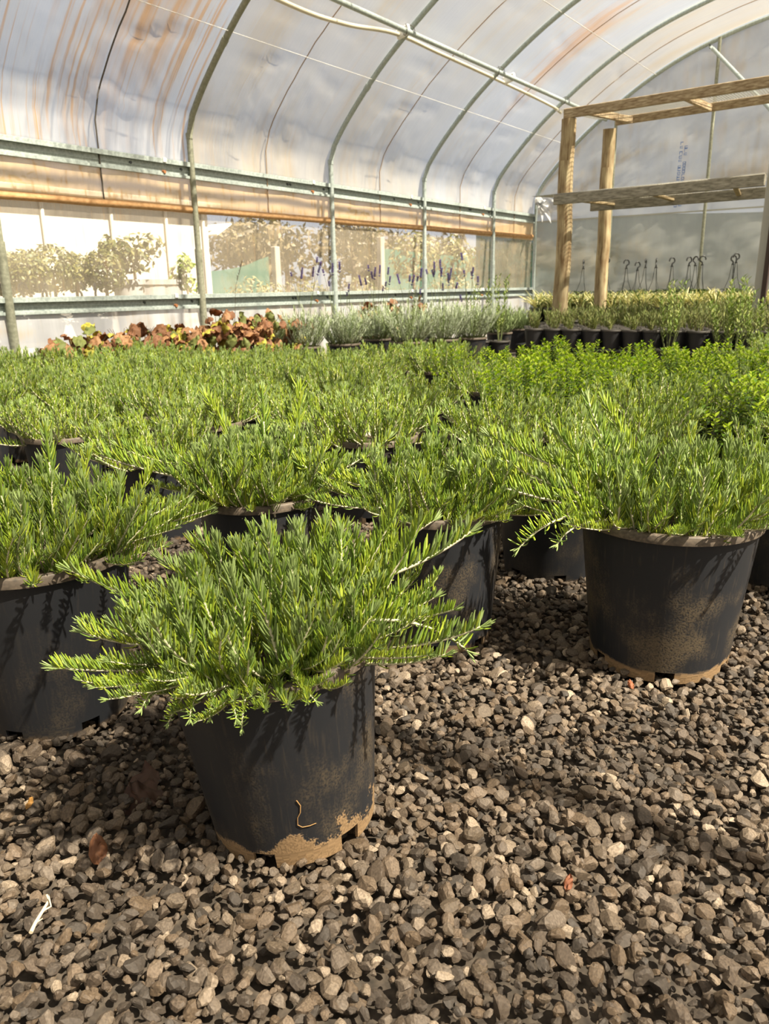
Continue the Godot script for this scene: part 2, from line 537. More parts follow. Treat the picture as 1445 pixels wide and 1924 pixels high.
func make_tunnel() -> void:
	var wob := noise(1.0, 201, 3)
	var rid := noise(1.0, 203, 3)
	# hoops
	var zs := HOOPS.duplicate()
	var words := ["first before the end wall", "second from the end wall", "third from the end wall", "fourth from the end wall", "fifth from the end wall", "sixth from the end wall", "seventh from the end wall", "eighth from the end wall"]
	for k in zs.size():
		var old := k >= 3
		var h := thing("steel_hoop", Vector3(0, 0, 0), "%s steel hoop bent over the tunnel, %s" % ["olive weathered" if old else "blue-grey galvanised", words[k]], "hoop", "tunnel hoops")
		var mt: Material = M["old_galvanised"] if old else M["galvanised"]
		var b := MB.new()
		b.tube(hoop_path(zs[k], 0.0, 1.1), 0.026, 0.026, 10)
		part("arched_pipe", b.mesh(), mt, h)
		for sx in [0, 1]:
			var x: float = WALL_X if sx == 0 else 2.0 * MID_X - WALL_X
			b = MB.new()
			b.tube(PackedVector3Array([Vector3(x, -0.05, zs[k]), Vector3(x, 1.17, zs[k])]), 0.033, 0.033, 12)
			part("ground_sleeve", b.mesh(), mt, h)
			b = MB.new()
			b.tube(PackedVector3Array([Vector3(x, 2.07, zs[k]), Vector3(x, 2.115, zs[k])]), 0.0295, 0.0295, 12)
			part("bend_collar", b.mesh(), mt, h)
			var q := Vector3(profile[7].x, profile[7].y, zs[k])
			var q2 := Vector3(profile[8].x, profile[8].y, zs[k])
			if sx == 1:
				q.x = 2.0 * MID_X - q.x; q2.x = 2.0 * MID_X - q2.x
			b = MB.new()
			b.tube(PackedVector3Array([q, q.lerp(q2, 0.4)]), 0.0295, 0.0295, 12)
			part("joint_collar", b.mesh(), mt, h)
	for e in 2:
		var h := thing("end_hoop", Vector3.ZERO, "galvanised end hoop framing the %s wall of the tunnel" % ["far end" if e == 0 else "rear"], "hoop")
		var b := MB.new()
		b.tube(hoop_path(END_Z if e == 0 else REAR_Z, 0.0, -0.05), 0.026, 0.026, 10)
		part("arched_pipe", b.mesh(), M["galvanised"], h)
	# roof film, a sheet for each bay and side
	var all := [END_Z]
	all.append_array(zs)
	all.append(REAR_Z)
	var roof := thing("ceiling", Vector3.ZERO, "milky film roof stretched over the hoops", "", "", "structure")
	var arch := hoop_path(0.0, 0.034, 1.87)
	var half := arch.slice(0, (arch.size() + 1) / 2)
	var curve := Curve3D.new()
	for p in half: curve.add_point(p)
	var ln := curve.get_baked_length()
	for k in all.size() - 1:
		var z0: float = all[k]
		var z1: float = all[k + 1]
		var skin: Material = [M["film_roof_c"], M["film_roof_d"], M["film_roof_b"], M["film_roof_c"], M["film_roof_a"], M["film_roof_b"], M["film_roof_c"], M["film_roof_b"], M["film_roof_c"]][k]
		for sx in [1.0, -1.0]:
			var fn := func(u: float, y: float) -> Vector3:
				var s := (1.0 - y) * ln
				var p := curve.sample_baked(s)
				var p2 := curve.sample_baked(minf(s + 0.05, ln))
				var p1 := curve.sample_baked(maxf(s - 0.05, 0.0))
				var t := (p2 - p1).normalized()
				var nn := Vector3(-t.y, t.x, 0)
				var z := lerpf(z0, z1, u)
				var sl := sin(PI * u)
				var cord := absf(u - 0.5) * 2.0
				var d := 0.020 * sl * wob.get_noise_2d(z * 0.8, s * 0.7)
				for fold in 4:
					var s0: float = [0.42, 0.95, 1.45, 2.3][fold] + 0.16 * rid.get_noise_2d(z * 0.9 + 13.0 * fold, 5.0 * fold) + 0.10 * absf(u - 0.5) * (1.0 if fold % 2 else -1.0)
					var q := (s - s0) / 0.035
					d -= (0.034 if fold < 2 else 0.020) * sl * exp(-q * q) * (0.5 + 0.8 * rid.get_noise_2d(z * 1.1, 31.0 + fold * 7.0))
				var r2 := 1.0 - absf(rid.get_noise_2d(z * 3.0 + s * 2.0, s * 5.0 - z * 1.2)) * 3.2
				d += 0.010 * sl * maxf(r2, 0.0) * ss(1.6, 0.3, s)
				d += 0.02 * sl * cord * ss(0.0, 0.3, s)
				d *= ss(0.0, 0.12, s)
				p += nn * d
				p.z = z
				if sx < 0.0: p.x = 2.0 * MID_X - p.x
				return p
			part("film_sheet", sheet(fn, 30, 90, sx > 0.0), skin, roof)
	# side walls: band above the rolled tube, clear curtain, skirt
	for sx in 2:
		var w := thing("wall_left" if sx == 0 else "wall_right", Vector3.ZERO, "film side wall below the hoops, %s" % ["band, clear curtain and skirt" if sx == 0 else "plain milky film"], "", "", "structure")
		var x0: float = WALL_X - 0.034 if sx == 0 else 2.0 * MID_X - WALL_X + 0.034
		var og: float = -1.0 if sx == 0 else 1.0
		for k in all.size() - 1:
			var z0: float = all[k]
			var z1: float = all[k + 1]
			var rows := [["film_band", 1.88, 1.50, "film_band"], ["film_curtain", 1.53, 0.735, "film_clear"], ["film_skirt", 0.72, -0.03, "film_skirt"]]
			for r in rows:
				var fn := func(u: float, y: float) -> Vector3:
					var z := lerpf(z0, z1, u)
					var yy := lerpf(r[1], r[2], y)
					var d := 0.012 * sin(PI * u) * sin(PI * y) * wob.get_noise_2d(z * 2.0 + yy, yy * 2.0)
					if r[0] == "film_skirt": d = 0.05 * y * wob.get_noise_2d(z * 1.5, yy * 3.0) - 0.03 * og * y
					if r[0] == "film_curtain": d += og * 0.012
					return Vector3(x0 + d, yy, z)
				part(r[0], sheet(fn, 16, 10, sx == 0), M[r[3]], w)
	# the end walls
	for e in 2:
		var zz: float = END_Z - 0.03 if e == 0 else REAR_Z + 0.03
		var w := thing("wall_back" if e == 0 else "wall_front", Vector3.ZERO, "film end wall filling the last hoop, seamed at chest height", "", "", "structure")
		for r in [0, 1]:
			var fn := func(u: float, y: float) -> Vector3:
				var x := lerpf(WALL_X - 0.02, 2.0 * MID_X - WALL_X + 0.02, u)
				var top: float = maxf(roof_y(x), 2.17) + 0.01
				var yy := lerpf(top, 1.76, y) if r == 0 else lerpf(1.78, -0.03, y)
				var d := 0.02 * wob.get_noise_2d(x * 1.5, yy * 1.2)
				d += 0.012 * maxf(0.0, 1.0 - absf(rid.get_noise_2d(x * 2.6 + yy * 1.1, yy * 1.6)) * 3.5)
				return Vector3(x, yy, zz + d + (0.012 if r == 1 else 0.0))
			part("film_sheet", sheet(fn, 70, 30, true), M["film_end" if r == 0 else "film_end_low"], w)
		if e == 0:
			var b := MB.new()
			b.box(Transform3D(Basis(), Vector3(MID_X, 1.77, zz + 0.035)), Vector3(8.76, 0.016, 0.006), 0.0)
			part("seam_batten", b.mesh(), M["pale_board"], w)
	# bunched tail of film at the corner
	var b := MB.new()
	var rng := RandomNumberGenerator.new()
	rng.seed = 5
	for k in 9:
		var a := Vector3(WALL_X + 0.02, 2.02 + 0.02 * rng.randf(), END_Z + 0.06)
		var d := Vector3(0.12 + 0.2 * rng.randf(), rng.randf_range(-0.15, 0.12), rng.randf_range(0.02, 0.16))
		b.leaf(a, d.normalized(), Vector3(rng.randf_range(-0.5, 0.5), 1, rng.randf_range(-1, 1)).normalized(), d.length() * 1.4, 0.13, Color.WHITE, 0.5, 0.6, 6)
	tag(part("film_tail", b.mesh(), M["film_tail"], self), "bunched tail of milky film tied at the tunnel's far corner", "film tail")
	# rails
	for r in [["upper", 1.75, 1.882], ["lower", 0.66, 0.785]]:
		for sx in [0, 1]:
			if sx == 1 and r[0] == "lower": continue
			var x: float = WALL_X - 0.03 if sx == 0 else 2.0 * MID_X - WALL_X + 0.03
			var g: float = 1.0 if sx == 0 else -1.0
			var t := thing("side_rail", Vector3.ZERO, "long galvanised %s rail bolted behind the hoop legs %s" % [r[0], "below the roof film" if r[0] == "upper" else "above the film skirt"] if sx == 0 else "galvanised rail along the plain milky side wall", "rail")
			var zc := (END_Z + REAR_Z) * 0.5
			var zl := REAR_Z - END_Z
			var y0: float = r[1]
			var y1: float = r[2]
			b = MB.new()
			b.box(Transform3D(Basis(), Vector3(x - 0.001 * g, (y0 + y1) * 0.5, zc)), Vector3(0.004, y1 - y0, zl))
			b.box(Transform3D(Basis(), Vector3(x + 0.019 * g, y1 - 0.002, zc)), Vector3(0.038, 0.004, zl))
			b.box(Transform3D(Basis(), Vector3(x + 0.037 * g, y1 - 0.019, zc)), Vector3(0.004, 0.036, zl), 0.001)
			b.box(Transform3D(Basis(), Vector3(x + 0.012 * g, y0 + 0.002, zc)), Vector3(0.026, 0.004, zl))
			b.box(Transform3D(Basis(), Vector3(x + 0.024 * g, y0 + 0.012, zc)), Vector3(0.004, 0.022, zl), 0.001)
			b.box(Transform3D(Basis(), Vector3(x + 0.004 * g, (y0 + y1) * 0.5 - 0.006, zc)), Vector3(0.007, 0.012, zl), 0.002)
			part("channel", b.mesh(), M["galvanised"], t)
			if sx == 1: continue
			for k in HOOPS.size():
				for dz in [0.10, 0.62, 0.66]:
					if (k % 2 == 1) and dz == 0.66: continue
					b = MB.new()
					b.tube(PackedVector3Array([Vector3(x, y1 - 0.062, HOOPS[k] + dz), Vector3(x + 0.012, y1 - 0.062, HOOPS[k] + dz)]), 0.014, 0.012, 8)
					part("bolt", b.mesh(), M["bolt"], t)
				b = MB.new()
				b.box(Transform3D(Basis(), Vector3(x + 0.043, y1 - 0.012, HOOPS[k] + 0.30)), Vector3(0.008, 0.034, 0.035), 0.002)
				b.box(Transform3D(Basis(), Vector3(x + 0.02, y1 + 0.003, HOOPS[k] + 0.30)), Vector3(0.05, 0.005, 0.035), 0.001)
				part("joint_clip", b.mesh(), M["card"], t)
				b = MB.new()
				b.tube(PackedVector3Array([Vector3(x + 0.012, y0 + 0.03, HOOPS[k] + 0.30), Vector3(x + 0.035, y0 + 0.03, HOOPS[k] + 0.30)]), 0.017, 0.014, 6)
				part("nut", b.mesh(), M["rust_nut"], t)
	# rolled edge of the side curtain
	b = MB.new()
	var pts := PackedVector3Array()
	for k in 60:
		var z := lerpf(REAR_Z, END_Z + 0.05, k / 59.0)
		pts.append(Vector3(WALL_X - 0.03, 1.462 + 0.008 * (-z) + 0.006 * wob.get_noise_1d(z * 2.0), z))
	b.tube(pts, 0.031, 0.031, 10)
	tag(part("roll_up_tube", b.mesh(), M["roll_tube"], self), "rust-stained rolled film tube running along the side wall below the upper rail", "tube")
	# cords pressing on the film between hoops
	for k in all.size() - 1:
		var z: float = (float(all[k]) + float(all[k + 1])) * 0.5
		var dark := z > -5.0
		b = MB.new()
		var cp := hoop_path(z, 0.022, 1.50)
		for j in cp.size():
			cp[j] += Vector3(0, 0, 0.012 * wob.get_noise_1d(j * 7.0 + k * 31.0) * 1.2)
		b.tube(cp, 0.0065 if dark else 0.0045, 0.0065 if dark else 0.0045, 6)
		tag(part("roof_rope", b.mesh(), M["cord_dark" if dark else "cord_rust"], self), "%s rope arching over the film midway, %s bay from the end wall" % ["thick dark" if dark else "thin rusty", ["first", "second", "third", "fourth", "fifth", "sixth", "seventh", "eighth", "ninth"][k]], "rope", "ropes over the film")
	# lengthwise twine inside the film
	b = MB.new()
	b.tube(PackedVector3Array([Vector3(-3.86, 3.575, REAR_Z), Vector3(-3.86, 3.570, -6.0), Vector3(-3.86, 3.575, END_Z)]), 0.004, 0.004, 5)
	tag(part("twine", b.mesh(), M["twine_white"], self), "thin white twine stretched lengthwise under the roof film high above the pipes", "twine")
	b = MB.new()
	b.tube(PackedVector3Array([Vector3(-5.02, 2.79, REAR_Z), Vector3(-5.02, 2.785, -6.0), Vector3(-5.02, 2.79, END_Z)]), 0.0028, 0.0028, 5)
	tag(part("twine", b.mesh(), M["twine_white"], self), "thin white twine stretched lengthwise under the roof film between pipes and rail", "twine")
	# purlin and water pipe
	var pl := thing("purlin_pipe", Vector3.ZERO, "galvanised purlin pipe wired under the hoops beside the cream pipe", "pipe")
	b = MB.new()
	b.tube(PackedVector3Array([Vector3(-4.545, 3.10, REAR_Z), Vector3(-4.545, 3.10, END_Z)]), 0.024, 0.024, 10)
	part("pipe", b.mesh(), M["galvanised"], pl)
	for z in HOOPS:
		b = MB.new()
		pts = PackedVector3Array()
		for k in 13:
			var a := TAU * k / 12.0 * 1.1
			pts.append(Vector3(-4.555 + 0.042 * cos(a), 3.115 + 0.050 * sin(a), z + 0.02 + 0.012 * k))
		b.tube(pts, 0.003, 0.003, 5)
		part("tie_wire", b.mesh(), M["cord_dark"], pl)
	var wp := thing("cream_pipe", Vector3.ZERO, "cream plastic water pipe sagging below the purlin", "pipe")
	b = MB.new()
	pts = PackedVector3Array()
	var cz := Curve3D.new()
	for q in [Vector3(-4.69, 3.02, -10.62), Vector3(-4.665, 3.045, -10.2), Vector3(-4.665, 3.075, -8.9), Vector3(-4.65, 3.085, -7.5), Vector3(-4.65, 3.09, -6.7), Vector3(-4.70, 3.02, -6.0), Vector3(-4.70, 3.0, -5.2), Vector3(-4.65, 3.08, -3.4), Vector3(-4.65, 3.08, -1.2), Vector3(-4.65, 3.08, 3.0)]:
		cz.add_point(q)
	for k in cz.point_count:
		var tn: Vector3 = (cz.get_point_position(mini(k + 1, cz.point_count - 1)) - cz.get_point_position(maxi(k - 1, 0))) * 0.17
		cz.set_point_in(k, -tn); cz.set_point_out(k, tn)
	b.tube(cz.tessellate_even_length(5, 0.12), 0.019, 0.019, 10)
	part("pipe", b.mesh(), M["white_pipe"], wp)
	for z in [-6.78, -8.95, -3.2]:
		b = MB.new()
		b.box(Transform3D(Basis(Vector3.BACK, 0.25), Vector3(-4.605, 3.11, z)), Vector3(0.15, 0.085, 0.035), 0.01)
		part("strap", b.mesh(), M["card"], wp)
	# frame of the end wall
	for a in [[-4.38, 2.98, "beside the rack's rear post"], [-3.05, 3.86, "behind the rack"], [-1.5, 4.1, "at the middle"], [0.2, 3.95, "beyond the middle"]]:
		b = MB.new()
		b.tube(PackedVector3Array([Vector3(a[0] + 0.02, -0.05, END_Z + 0.06), Vector3(a[0], roof_y(a[0]), END_Z + 0.04)]), 0.022, 0.022, 10)
		tag(part("end_wall_pipe", b.mesh(), M["old_galvanised"], self), "upright pipe against the end wall film %s" % a[2], "pipe")
	var br := thing("brace_pipe", Vector3.ZERO, "slanting galvanised brace with flattened end bolted to the end hoop", "brace")
	b = MB.new()
	var b0 := Vector3(-3.16, 3.80, END_Z + 0.07)
	var b1 := Vector3(-2.0, 2.62, -10.4)
	b.tube(PackedVector3Array([b0.lerp(b1, 0.05), b1]), 0.024, 0.024, 10)
	part("pipe", b.mesh(), M["galvanised"], br)
	b = MB.new()
	b.box(Transform3D(Basis.looking_at(b1 - b0, Vector3.UP), b0.lerp(b1, 0.03)), Vector3(0.055, 0.012, 0.13), 0.003)
	part("flattened_end", b.mesh(), M["galvanised"], br)
	b = MB.new()
	b.tube(PackedVector3Array([b0 + Vector3(0, -0.02, -0.02), b0 + Vector3(0.01, 0.0, 0.06)]), 0.014, 0.014, 6)
	part("bolt", b.mesh(), M["bolt"], br)
	# print on the end film: two upright lines of blue marks, too worn to read
	var pr := thing("film_print", Vector3(-3.46, 0, END_Z + 0.035), "two upright lines of faded blue print on the end film", "print")
	rng.seed = 41
	for l in 2:
		var y := 2.66 - 0.05 * l
		while y > 1.84:
			var hh := rng.randf_range(0.022, 0.045)
			if rng.randf() > 0.2:
				b = MB.new()
				var x := l * 0.062 + (y - 2.2) * 0.03
				b.box(Transform3D(Basis(), Vector3(x, y, 0)), Vector3(0.006, hh, 0.002))
				b.box(Transform3D(Basis(), Vector3(x + 0.02, y + hh * 0.38, 0)), Vector3(0.034, hh * 0.22, 0.002))
				if rng.randf() > 0.4: b.box(Transform3D(Basis(), Vector3(x + 0.02, y - hh * 0.38, 0)), Vector3(0.034, hh * 0.22, 0.002))
				if rng.randf() > 0.5: b.box(Transform3D(Basis(), Vector3(x + 0.034, y, 0)), Vector3(0.006, hh, 0.002))
				part("print_mark", b.mesh(), M["blue_print"], pr)
			y -= hh + 0.008

# ---------------------------------------------------------------- timber rack before the end wall
func beam(parent: Node, called: String, a: Vector3, c: Vector3, h: float, w: float, m: Material) -> void:
	var d := (c - a)
	var ln := d.length()
	var ax := d / ln
	var side := ax.cross(Vector3.UP).normalized()
	var b := MB.new()
	b.box(Transform3D(Basis(), Vector3.ZERO), Vector3(ln, h, w), 0.006)
	var o := part(called, b.mesh(), m, parent)
	o.transform = Transform3D(Basis(ax, side.cross(ax), side), (a + c) * 0.5)

func round_post(parent: Node, called: String, a: Vector3, c: Vector3, r0: float, r1: float, sd: int) -> void:
	var wob := noise(1.0, sd, 2)
	var pts := PackedVector3Array()
	for k in 15:
		var t := k / 14.0
		pts.append(a.lerp(c, t) + Vector3(0.022 * wob.get_noise_1d(t * 2.4), 0, 0.02 * wob.get_noise_1d(t * 2.4 + 40.0)))
	var b := MB.new()
	b.tube(pts, r0, r1, 14)
	part(called, b.mesh(), M["post_timber"], parent)

func make_rack() -> void:
	var t := thing("plant_rack", Vector3.ZERO, "two-tier timber rack with wire netting shelves on rough round posts", "rack")
	var fl := Vector3(-3.93, 2.66, -9.0)
	var fr := Vector3(-1.0, 2.66, -8.9)
	var bl := Vector3(-3.60, 2.66, -9.80)
	var brr := Vector3(-1.1, 2.66, -9.68)
	round_post(t, "post", Vector3(-3.90, -0.05, -9.06), Vector3(-3.885, 2.61, -9.03), 0.095, 0.083, 61)
	round_post(t, "post", Vector3(-3.74, -0.05, -9.93), Vector3(-3.72, 2.60, -9.86), 0.082, 0.075, 63)
	beam(t, "beam", fl, fr, 0.10, 0.05, M["mossy_timber"])
	beam(t, "beam", bl - Vector3(0.02, 0, 0), brr, 0.085, 0.045, M["mossy_timber"])
	for k in [0.10, 0.455, 0.82]:
		beam(t, "joist", fl.lerp(fr, k) - Vector3(0, 0.012, 0.02), bl.lerp(brr, k - 0.03) - Vector3(0, 0.012, -0.02), 0.075, 0.04, M["mossy_timber"])
	var b := MB.new()
	netting(b, fl + Vector3(-0.1, 0.05, 0), fr + Vector3(0, 0.05, 0), bl + Vector3(-0.25, 0.05, 0), brr + Vector3(0, 0.05, 0))
	part("wire_netting", b.mesh(), M["netting"], t)
	var ml := Vector3(-4.0, 1.755, -8.93)
	var mr := Vector3(-1.70, 1.755, -8.72)
	var nl := Vector3(-3.72, 1.70, -9.40)
	var nr := Vector3(-1.80, 1.70, -9.36)
	beam(t, "beam", ml + Vector3(0.02, 0, 0), mr, 0.11, 0.04, M["grey_timber"])
	beam(t, "beam", nl, nr, 0.11, 0.04, M["grey_timber"])
	for k in [0.17, 0.52, 0.88]:
		beam(t, "joist", ml.lerp(mr, k) - Vector3(0, 0.04, 0.02), nl.lerp(nr, k - 0.02) + Vector3(0, 0.0, 0.02), 0.03, 0.05, M["post_timber"])
	b = MB.new()
	netting(b, ml + Vector3(-0.25, 0.06, 0), mr + Vector3(0, 0.06, 0), nl + Vector3(-0.3, 0.115, 0), nr + Vector3(0, 0.115, 0))
	part("wire_netting", b.mesh(), M["netting"], t)
	# uprights at the far side of the rack
	beam(t, "upright", Vector3(-1.66, 0.0, -8.80), Vector3(-1.64, 2.62, -8.80), 0.10, 0.045, M["pale_board"])
	beam(t, "upright", Vector3(-1.60, 0.0, -8.70), Vector3(-1.585, 1.70, -8.70), 0.05, 0.045, M["dark_steel"])
	beam(t, "upright", Vector3(-1.50, 0.0, -8.66), Vector3(-1.49, 2.62, -8.66), 0.06, 0.045, M["pale_board"])

func netting(b: MB, a: Vector3, c: Vector3, e: Vector3, f: Vector3) -> void:
	var nx := int(a.distance_to(c) / 0.032)
	var ny := int(a.distance_to(e) / 0.04)
	for k in nx + 1:
		b.tube(PackedVector3Array([a.lerp(c, float(k) / nx), e.lerp(f, float(k) / nx)]), 0.0028, 0.0028, 3, Color.WHITE, false)
	for k in ny + 1:
		b.tube(PackedVector3Array([a.lerp(e, float(k) / ny), c.lerp(f, float(k) / ny)]), 0.0028, 0.0028, 3, Color.WHITE, false)

# ---------------------------------------------------------------- gravel
func rock(rng: RandomNumberGenerator) -> ArrayMesh:
	var planes := []
	for k in 9:
		var d := Vector3(rng.randfn(), rng.randfn(), rng.randfn()).normalized()
		planes.append([d, rng.randf_range(0.52, 0.8)])
	var st := Vector3(rng.randf_range(0.85, 1.25), rng.randf_range(0.6, 0.85), rng.randf_range(0.75, 1.0))
	var b := MB.new()
	var nn := 3
	for ax in 3:
		for sg in [-1.0, 1.0]:
			var w := Vector3.ZERO; w[ax] = sg
			var p := Vector3.ZERO; p[(ax + 1) % 3] = 1.0
			var q := Vector3.ZERO; q[(ax + 2) % 3] = 1.0
			if sg < 0.0:
				var k := p; p = q; q = k
			var g := []
			for y in nn + 1:
				for x in nn + 1:
					var d := (w + p * (2.0 * x / nn - 1.0) + q * (2.0 * y / nn - 1.0)).normalized()
					var r := d * 1.0
					for pl in planes:
						var over: float = r.dot(pl[0]) - pl[1]
						if over > 0.0: r -= pl[0] * over
					g.append(r * st)
			for y in nn:
				for x in nn:
					var a: Vector3 = g[y * (nn + 1) + x]
					var c: Vector3 = g[y * (nn + 1) + x + 1]
					var d: Vector3 = g[(y + 1) * (nn + 1) + x + 1]
					var e: Vector3 = g[(y + 1) * (nn + 1) + x]
					if a.distance_to(c) + a.distance_to(e) + d.distance_to(c) > 0.02:
						b.flat_tri(a, c, d)
						b.flat_tri(a, d, e)
	return b.mesh()

func make_ground() -> void:
	var fl := thing("floor", Vector3.ZERO, "bed of crushed dark gravel under the pots", "", "", "structure")
	var bump := noise(1.0, 301, 3)
	var hgt := func(x: float, z: float) -> float: return 0.012 * bump.get_noise_2d(x * 2.2, z * 2.2)
	part("grit_bed", sheet(func(u: float, y: float) -> Vector3:
		var x := lerpf(WALL_X - 0.03, 3.23, u)
		var z := lerpf(REAR_Z, END_Z, y)
		return Vector3(x, hgt.call(x, z) - 0.016, z), 90, 160, false), M["grit"], fl)
	var rng := RandomNumberGenerator.new()
	rng.seed = 77
	var kinds := []
	for k in 12: kinds.append(rock(rng))
	var damp := noise(1.0, 311, 3)
	var spots := []                                  # transform, tint number, kind
	var list := []
	for k in 12: list.append([])
	for layer in 2:
		var step: float = 0.0188 if layer == 0 else 0.0185
		var x := -2.3
		while x < 0.75:
			var z := -2.75
			while z < 0.15:
				var px := x + rng.randf_range(-0.5, 0.5) * step * 1.1
				var pz := z + rng.randf_range(-0.5, 0.5) * step * 1.1
				z += step
				var q := pixel(Vector3(px, 0, pz))
				if q.z < 0.2 or q.x < -420 or q.x > 1900 or q.y > 2250 or q.y < 940: continue
				var r := 0.0
				if layer == 0:
					r = 0.0094 * exp(rng.randfn() * 0.26)
				else:
					r = 0.0054 * exp(rng.randfn() * 0.35)
				var wet := damp.get_noise_2d(px * 1.6, pz * 1.6)
				if layer == 0 and rng.randf() < 0.10 + 0.5 * ss(0.1, 0.5, wet): r *= 0.66
				var y: float = hgt.call(px, pz) + (rng.randf_range(-0.004, 0.012) if layer == 0 else rng.randf_range(-0.010, 0.002))
				var bs := Basis.from_euler(Vector3(rng.randf_range(-0.7, 0.7), rng.randf() * TAU, rng.randf_range(-0.7, 0.7))).scaled(Vector3(r, r, r) * 1.18)
				var tone: int = [0, 0, 1, 1, 2, 3, 3, 4, 5, 6, 7, 7, 8][rng.randi() % 13]
				if wet > 0.12 and rng.randf() < 0.75: tone = [0, 2, 4, 6, 2][rng.randi() % 5]
				var kd := rng.randi() % 12
				var tf := Transform3D(bs, Vector3(px, y, pz))
				if layer == 0 and q.x > 0 and q.x < 1445 and q.y < 1924 and r > 0.0080:
					spots.append([q.z, tf, tone, kd])
				else:
					list[kd].append([tf, tone])
			x += step
	spots.sort_custom(func(a, b): return a[0] < b[0])
	for k in spots.size():
		var s: Array = spots[k]
		if k < 300:
			var o := part("stone", kinds[s[3]], stone_mats[s[2]], fl)
			o.transform = s[1]
		else:
			list[s[3]].append([s[1], s[2]])
	# a thinner scatter among the pots farther off
	for k in 9000:
		var p := Vector3(rng.randf_range(-5.4, 0.9), 0, rng.randf_range(-6.0, -0.2))
		var q := pixel(p)
		if q.z > 0.2 and q.y >= 940 and q.x > -420: continue
		var r := 0.012 * exp(rng.randfn() * 0.25)
		p.y = hgt.call(p.x, p.z) + rng.randf_range(-0.006, 0.006)
		list[rng.randi() % 12].append([Transform3D(Basis.from_euler(Vector3(rng.randf(), rng.randf() * TAU, rng.randf())).scaled(Vector3(r, r, r)), p), rng.randi() % 8])
	for k in 12:
		var mm := MultiMesh.new()
		mm.transform_format = MultiMesh.TRANSFORM_3D
		mm.use_colors = true
		mm.mesh = kinds[k]
		mm.instance_count = list[k].size()
		for j in list[k].size():
			mm.set_instance_transform(j, list[k][j][0])
			mm.set_instance_color(j, stone_tints[list[k][j][1]])
		var o := MultiMeshInstance3D.new()
		o.name = "gravel"
		o.multimesh = mm
		o.material_override = M["stones"]
		o.set_meta("kind", "stuff")
		fl.add_child(o, true)

# ---------------------------------------------------------------- pots
var meshes := {}

func add_pot(t: Node3D, rt: float, rb: float, h: float, skin: Material, rim: Material, fine := true) -> void:
	var key := "pot %f %f %f %s" % [rt, rb, h, fine]
	if not meshes.has(key):
		var b := MB.new()
		var foot := 0.026 if fine else 0.0
		var segs := 72 if fine else 20
		var r0 := lerpf(rb, rt, foot / h)
		b.lathe(PackedVector2Array([Vector2(r0, foot), Vector2(rt, h - 0.004), Vector2(rt - 0.004, h - 0.004), Vector2(rt - 0.007, h - 0.06)]), segs, Color.WHITE)
		b.lathe(PackedVector2Array([Vector2(r0 - 0.003, foot + 0.001), Vector2(0.0, foot + 0.001)]), segs)
		# keep the picture upright on the outer wall only: v runs from the rim down to the foot
		for k in b.v.size():
			b.u[k].y = clampf(1.0 - b.v[k].y / h, 0.0, 1.0)
		if fine:
			for s in segs:                                # the foot, cut by six drain notches
				if s % 12 < 3: continue
				var a0 := TAU * s / segs
				var a1 := TAU * (s + 1) / segs
				var d0 := Vector3(cos(a0), 0, sin(a0))
				var d1 := Vector3(cos(a1), 0, sin(a1))
				var up := Vector3(0, foot, 0)
				var k := b.v.size()
				b.quad(d1 * rb, d0 * rb, d0 * r0 + up, d1 * r0 + up)
				b.quad(d0 * (rb - 0.005), d1 * (rb - 0.005), d1 * (r0 - 0.005) + up, d0 * (r0 - 0.005) + up)
				b.quad(d0 * rb, d1 * rb, d1 * (rb - 0.005), d0 * (rb - 0.005))
				if s % 12 == 3: b.quad(d0 * rb, d0 * (rb - 0.005), d0 * (r0 - 0.005) + up, d0 * r0 + up)
				if s % 12 == 11: b.quad(d1 * (rb - 0.005), d1 * rb, d1 * r0 + up, d1 * (r0 - 0.005) + up)
				for j in range(k, b.v.size()):
					b.u[j] = Vector2((s + (0.0 if absf(b.v[j].normalized().dot(d0) - 1.0) < 1e-4 else 1.0)) / segs, 1.0 - b.v[j].y / h)
		meshes[key] = b.mesh()
		b = MB.new()
		b.lathe(PackedVector2Array([Vector2(rt - 0.001, h - 0.021), Vector2(rt + 0.006, h - 0.019), Vector2(rt + 0.0075, h - 0.003), Vector2(rt + 0.005, h), Vector2(rt - 0.004, h), Vector2(rt - 0.006, h - 0.012)]), segs)
		meshes[key + "rim"] = b.mesh()
		b = MB.new()
		b.lathe(PackedVector2Array([Vector2(rt - 0.006, h - 0.034), Vector2(rt * 0.6, h - 0.024), Vector2(0.0, h - 0.022)]), segs)
		meshes[key + "soil"] = b.mesh()
	part("pot", meshes[key], skin, t)
	part("rim", meshes[key + "rim"], rim, t)
	part("soil", meshes[key + "soil"], M["soil"], t)

# ---------------------------------------------------------------- rosemary
const GREENS := [Color(0.275, 0.370, 0.030), Color(0.210, 0.310, 0.032), Color(0.140, 0.230, 0.036), Color(0.215, 0.290, 0.095), Color(0.330, 0.400, 0.045)]

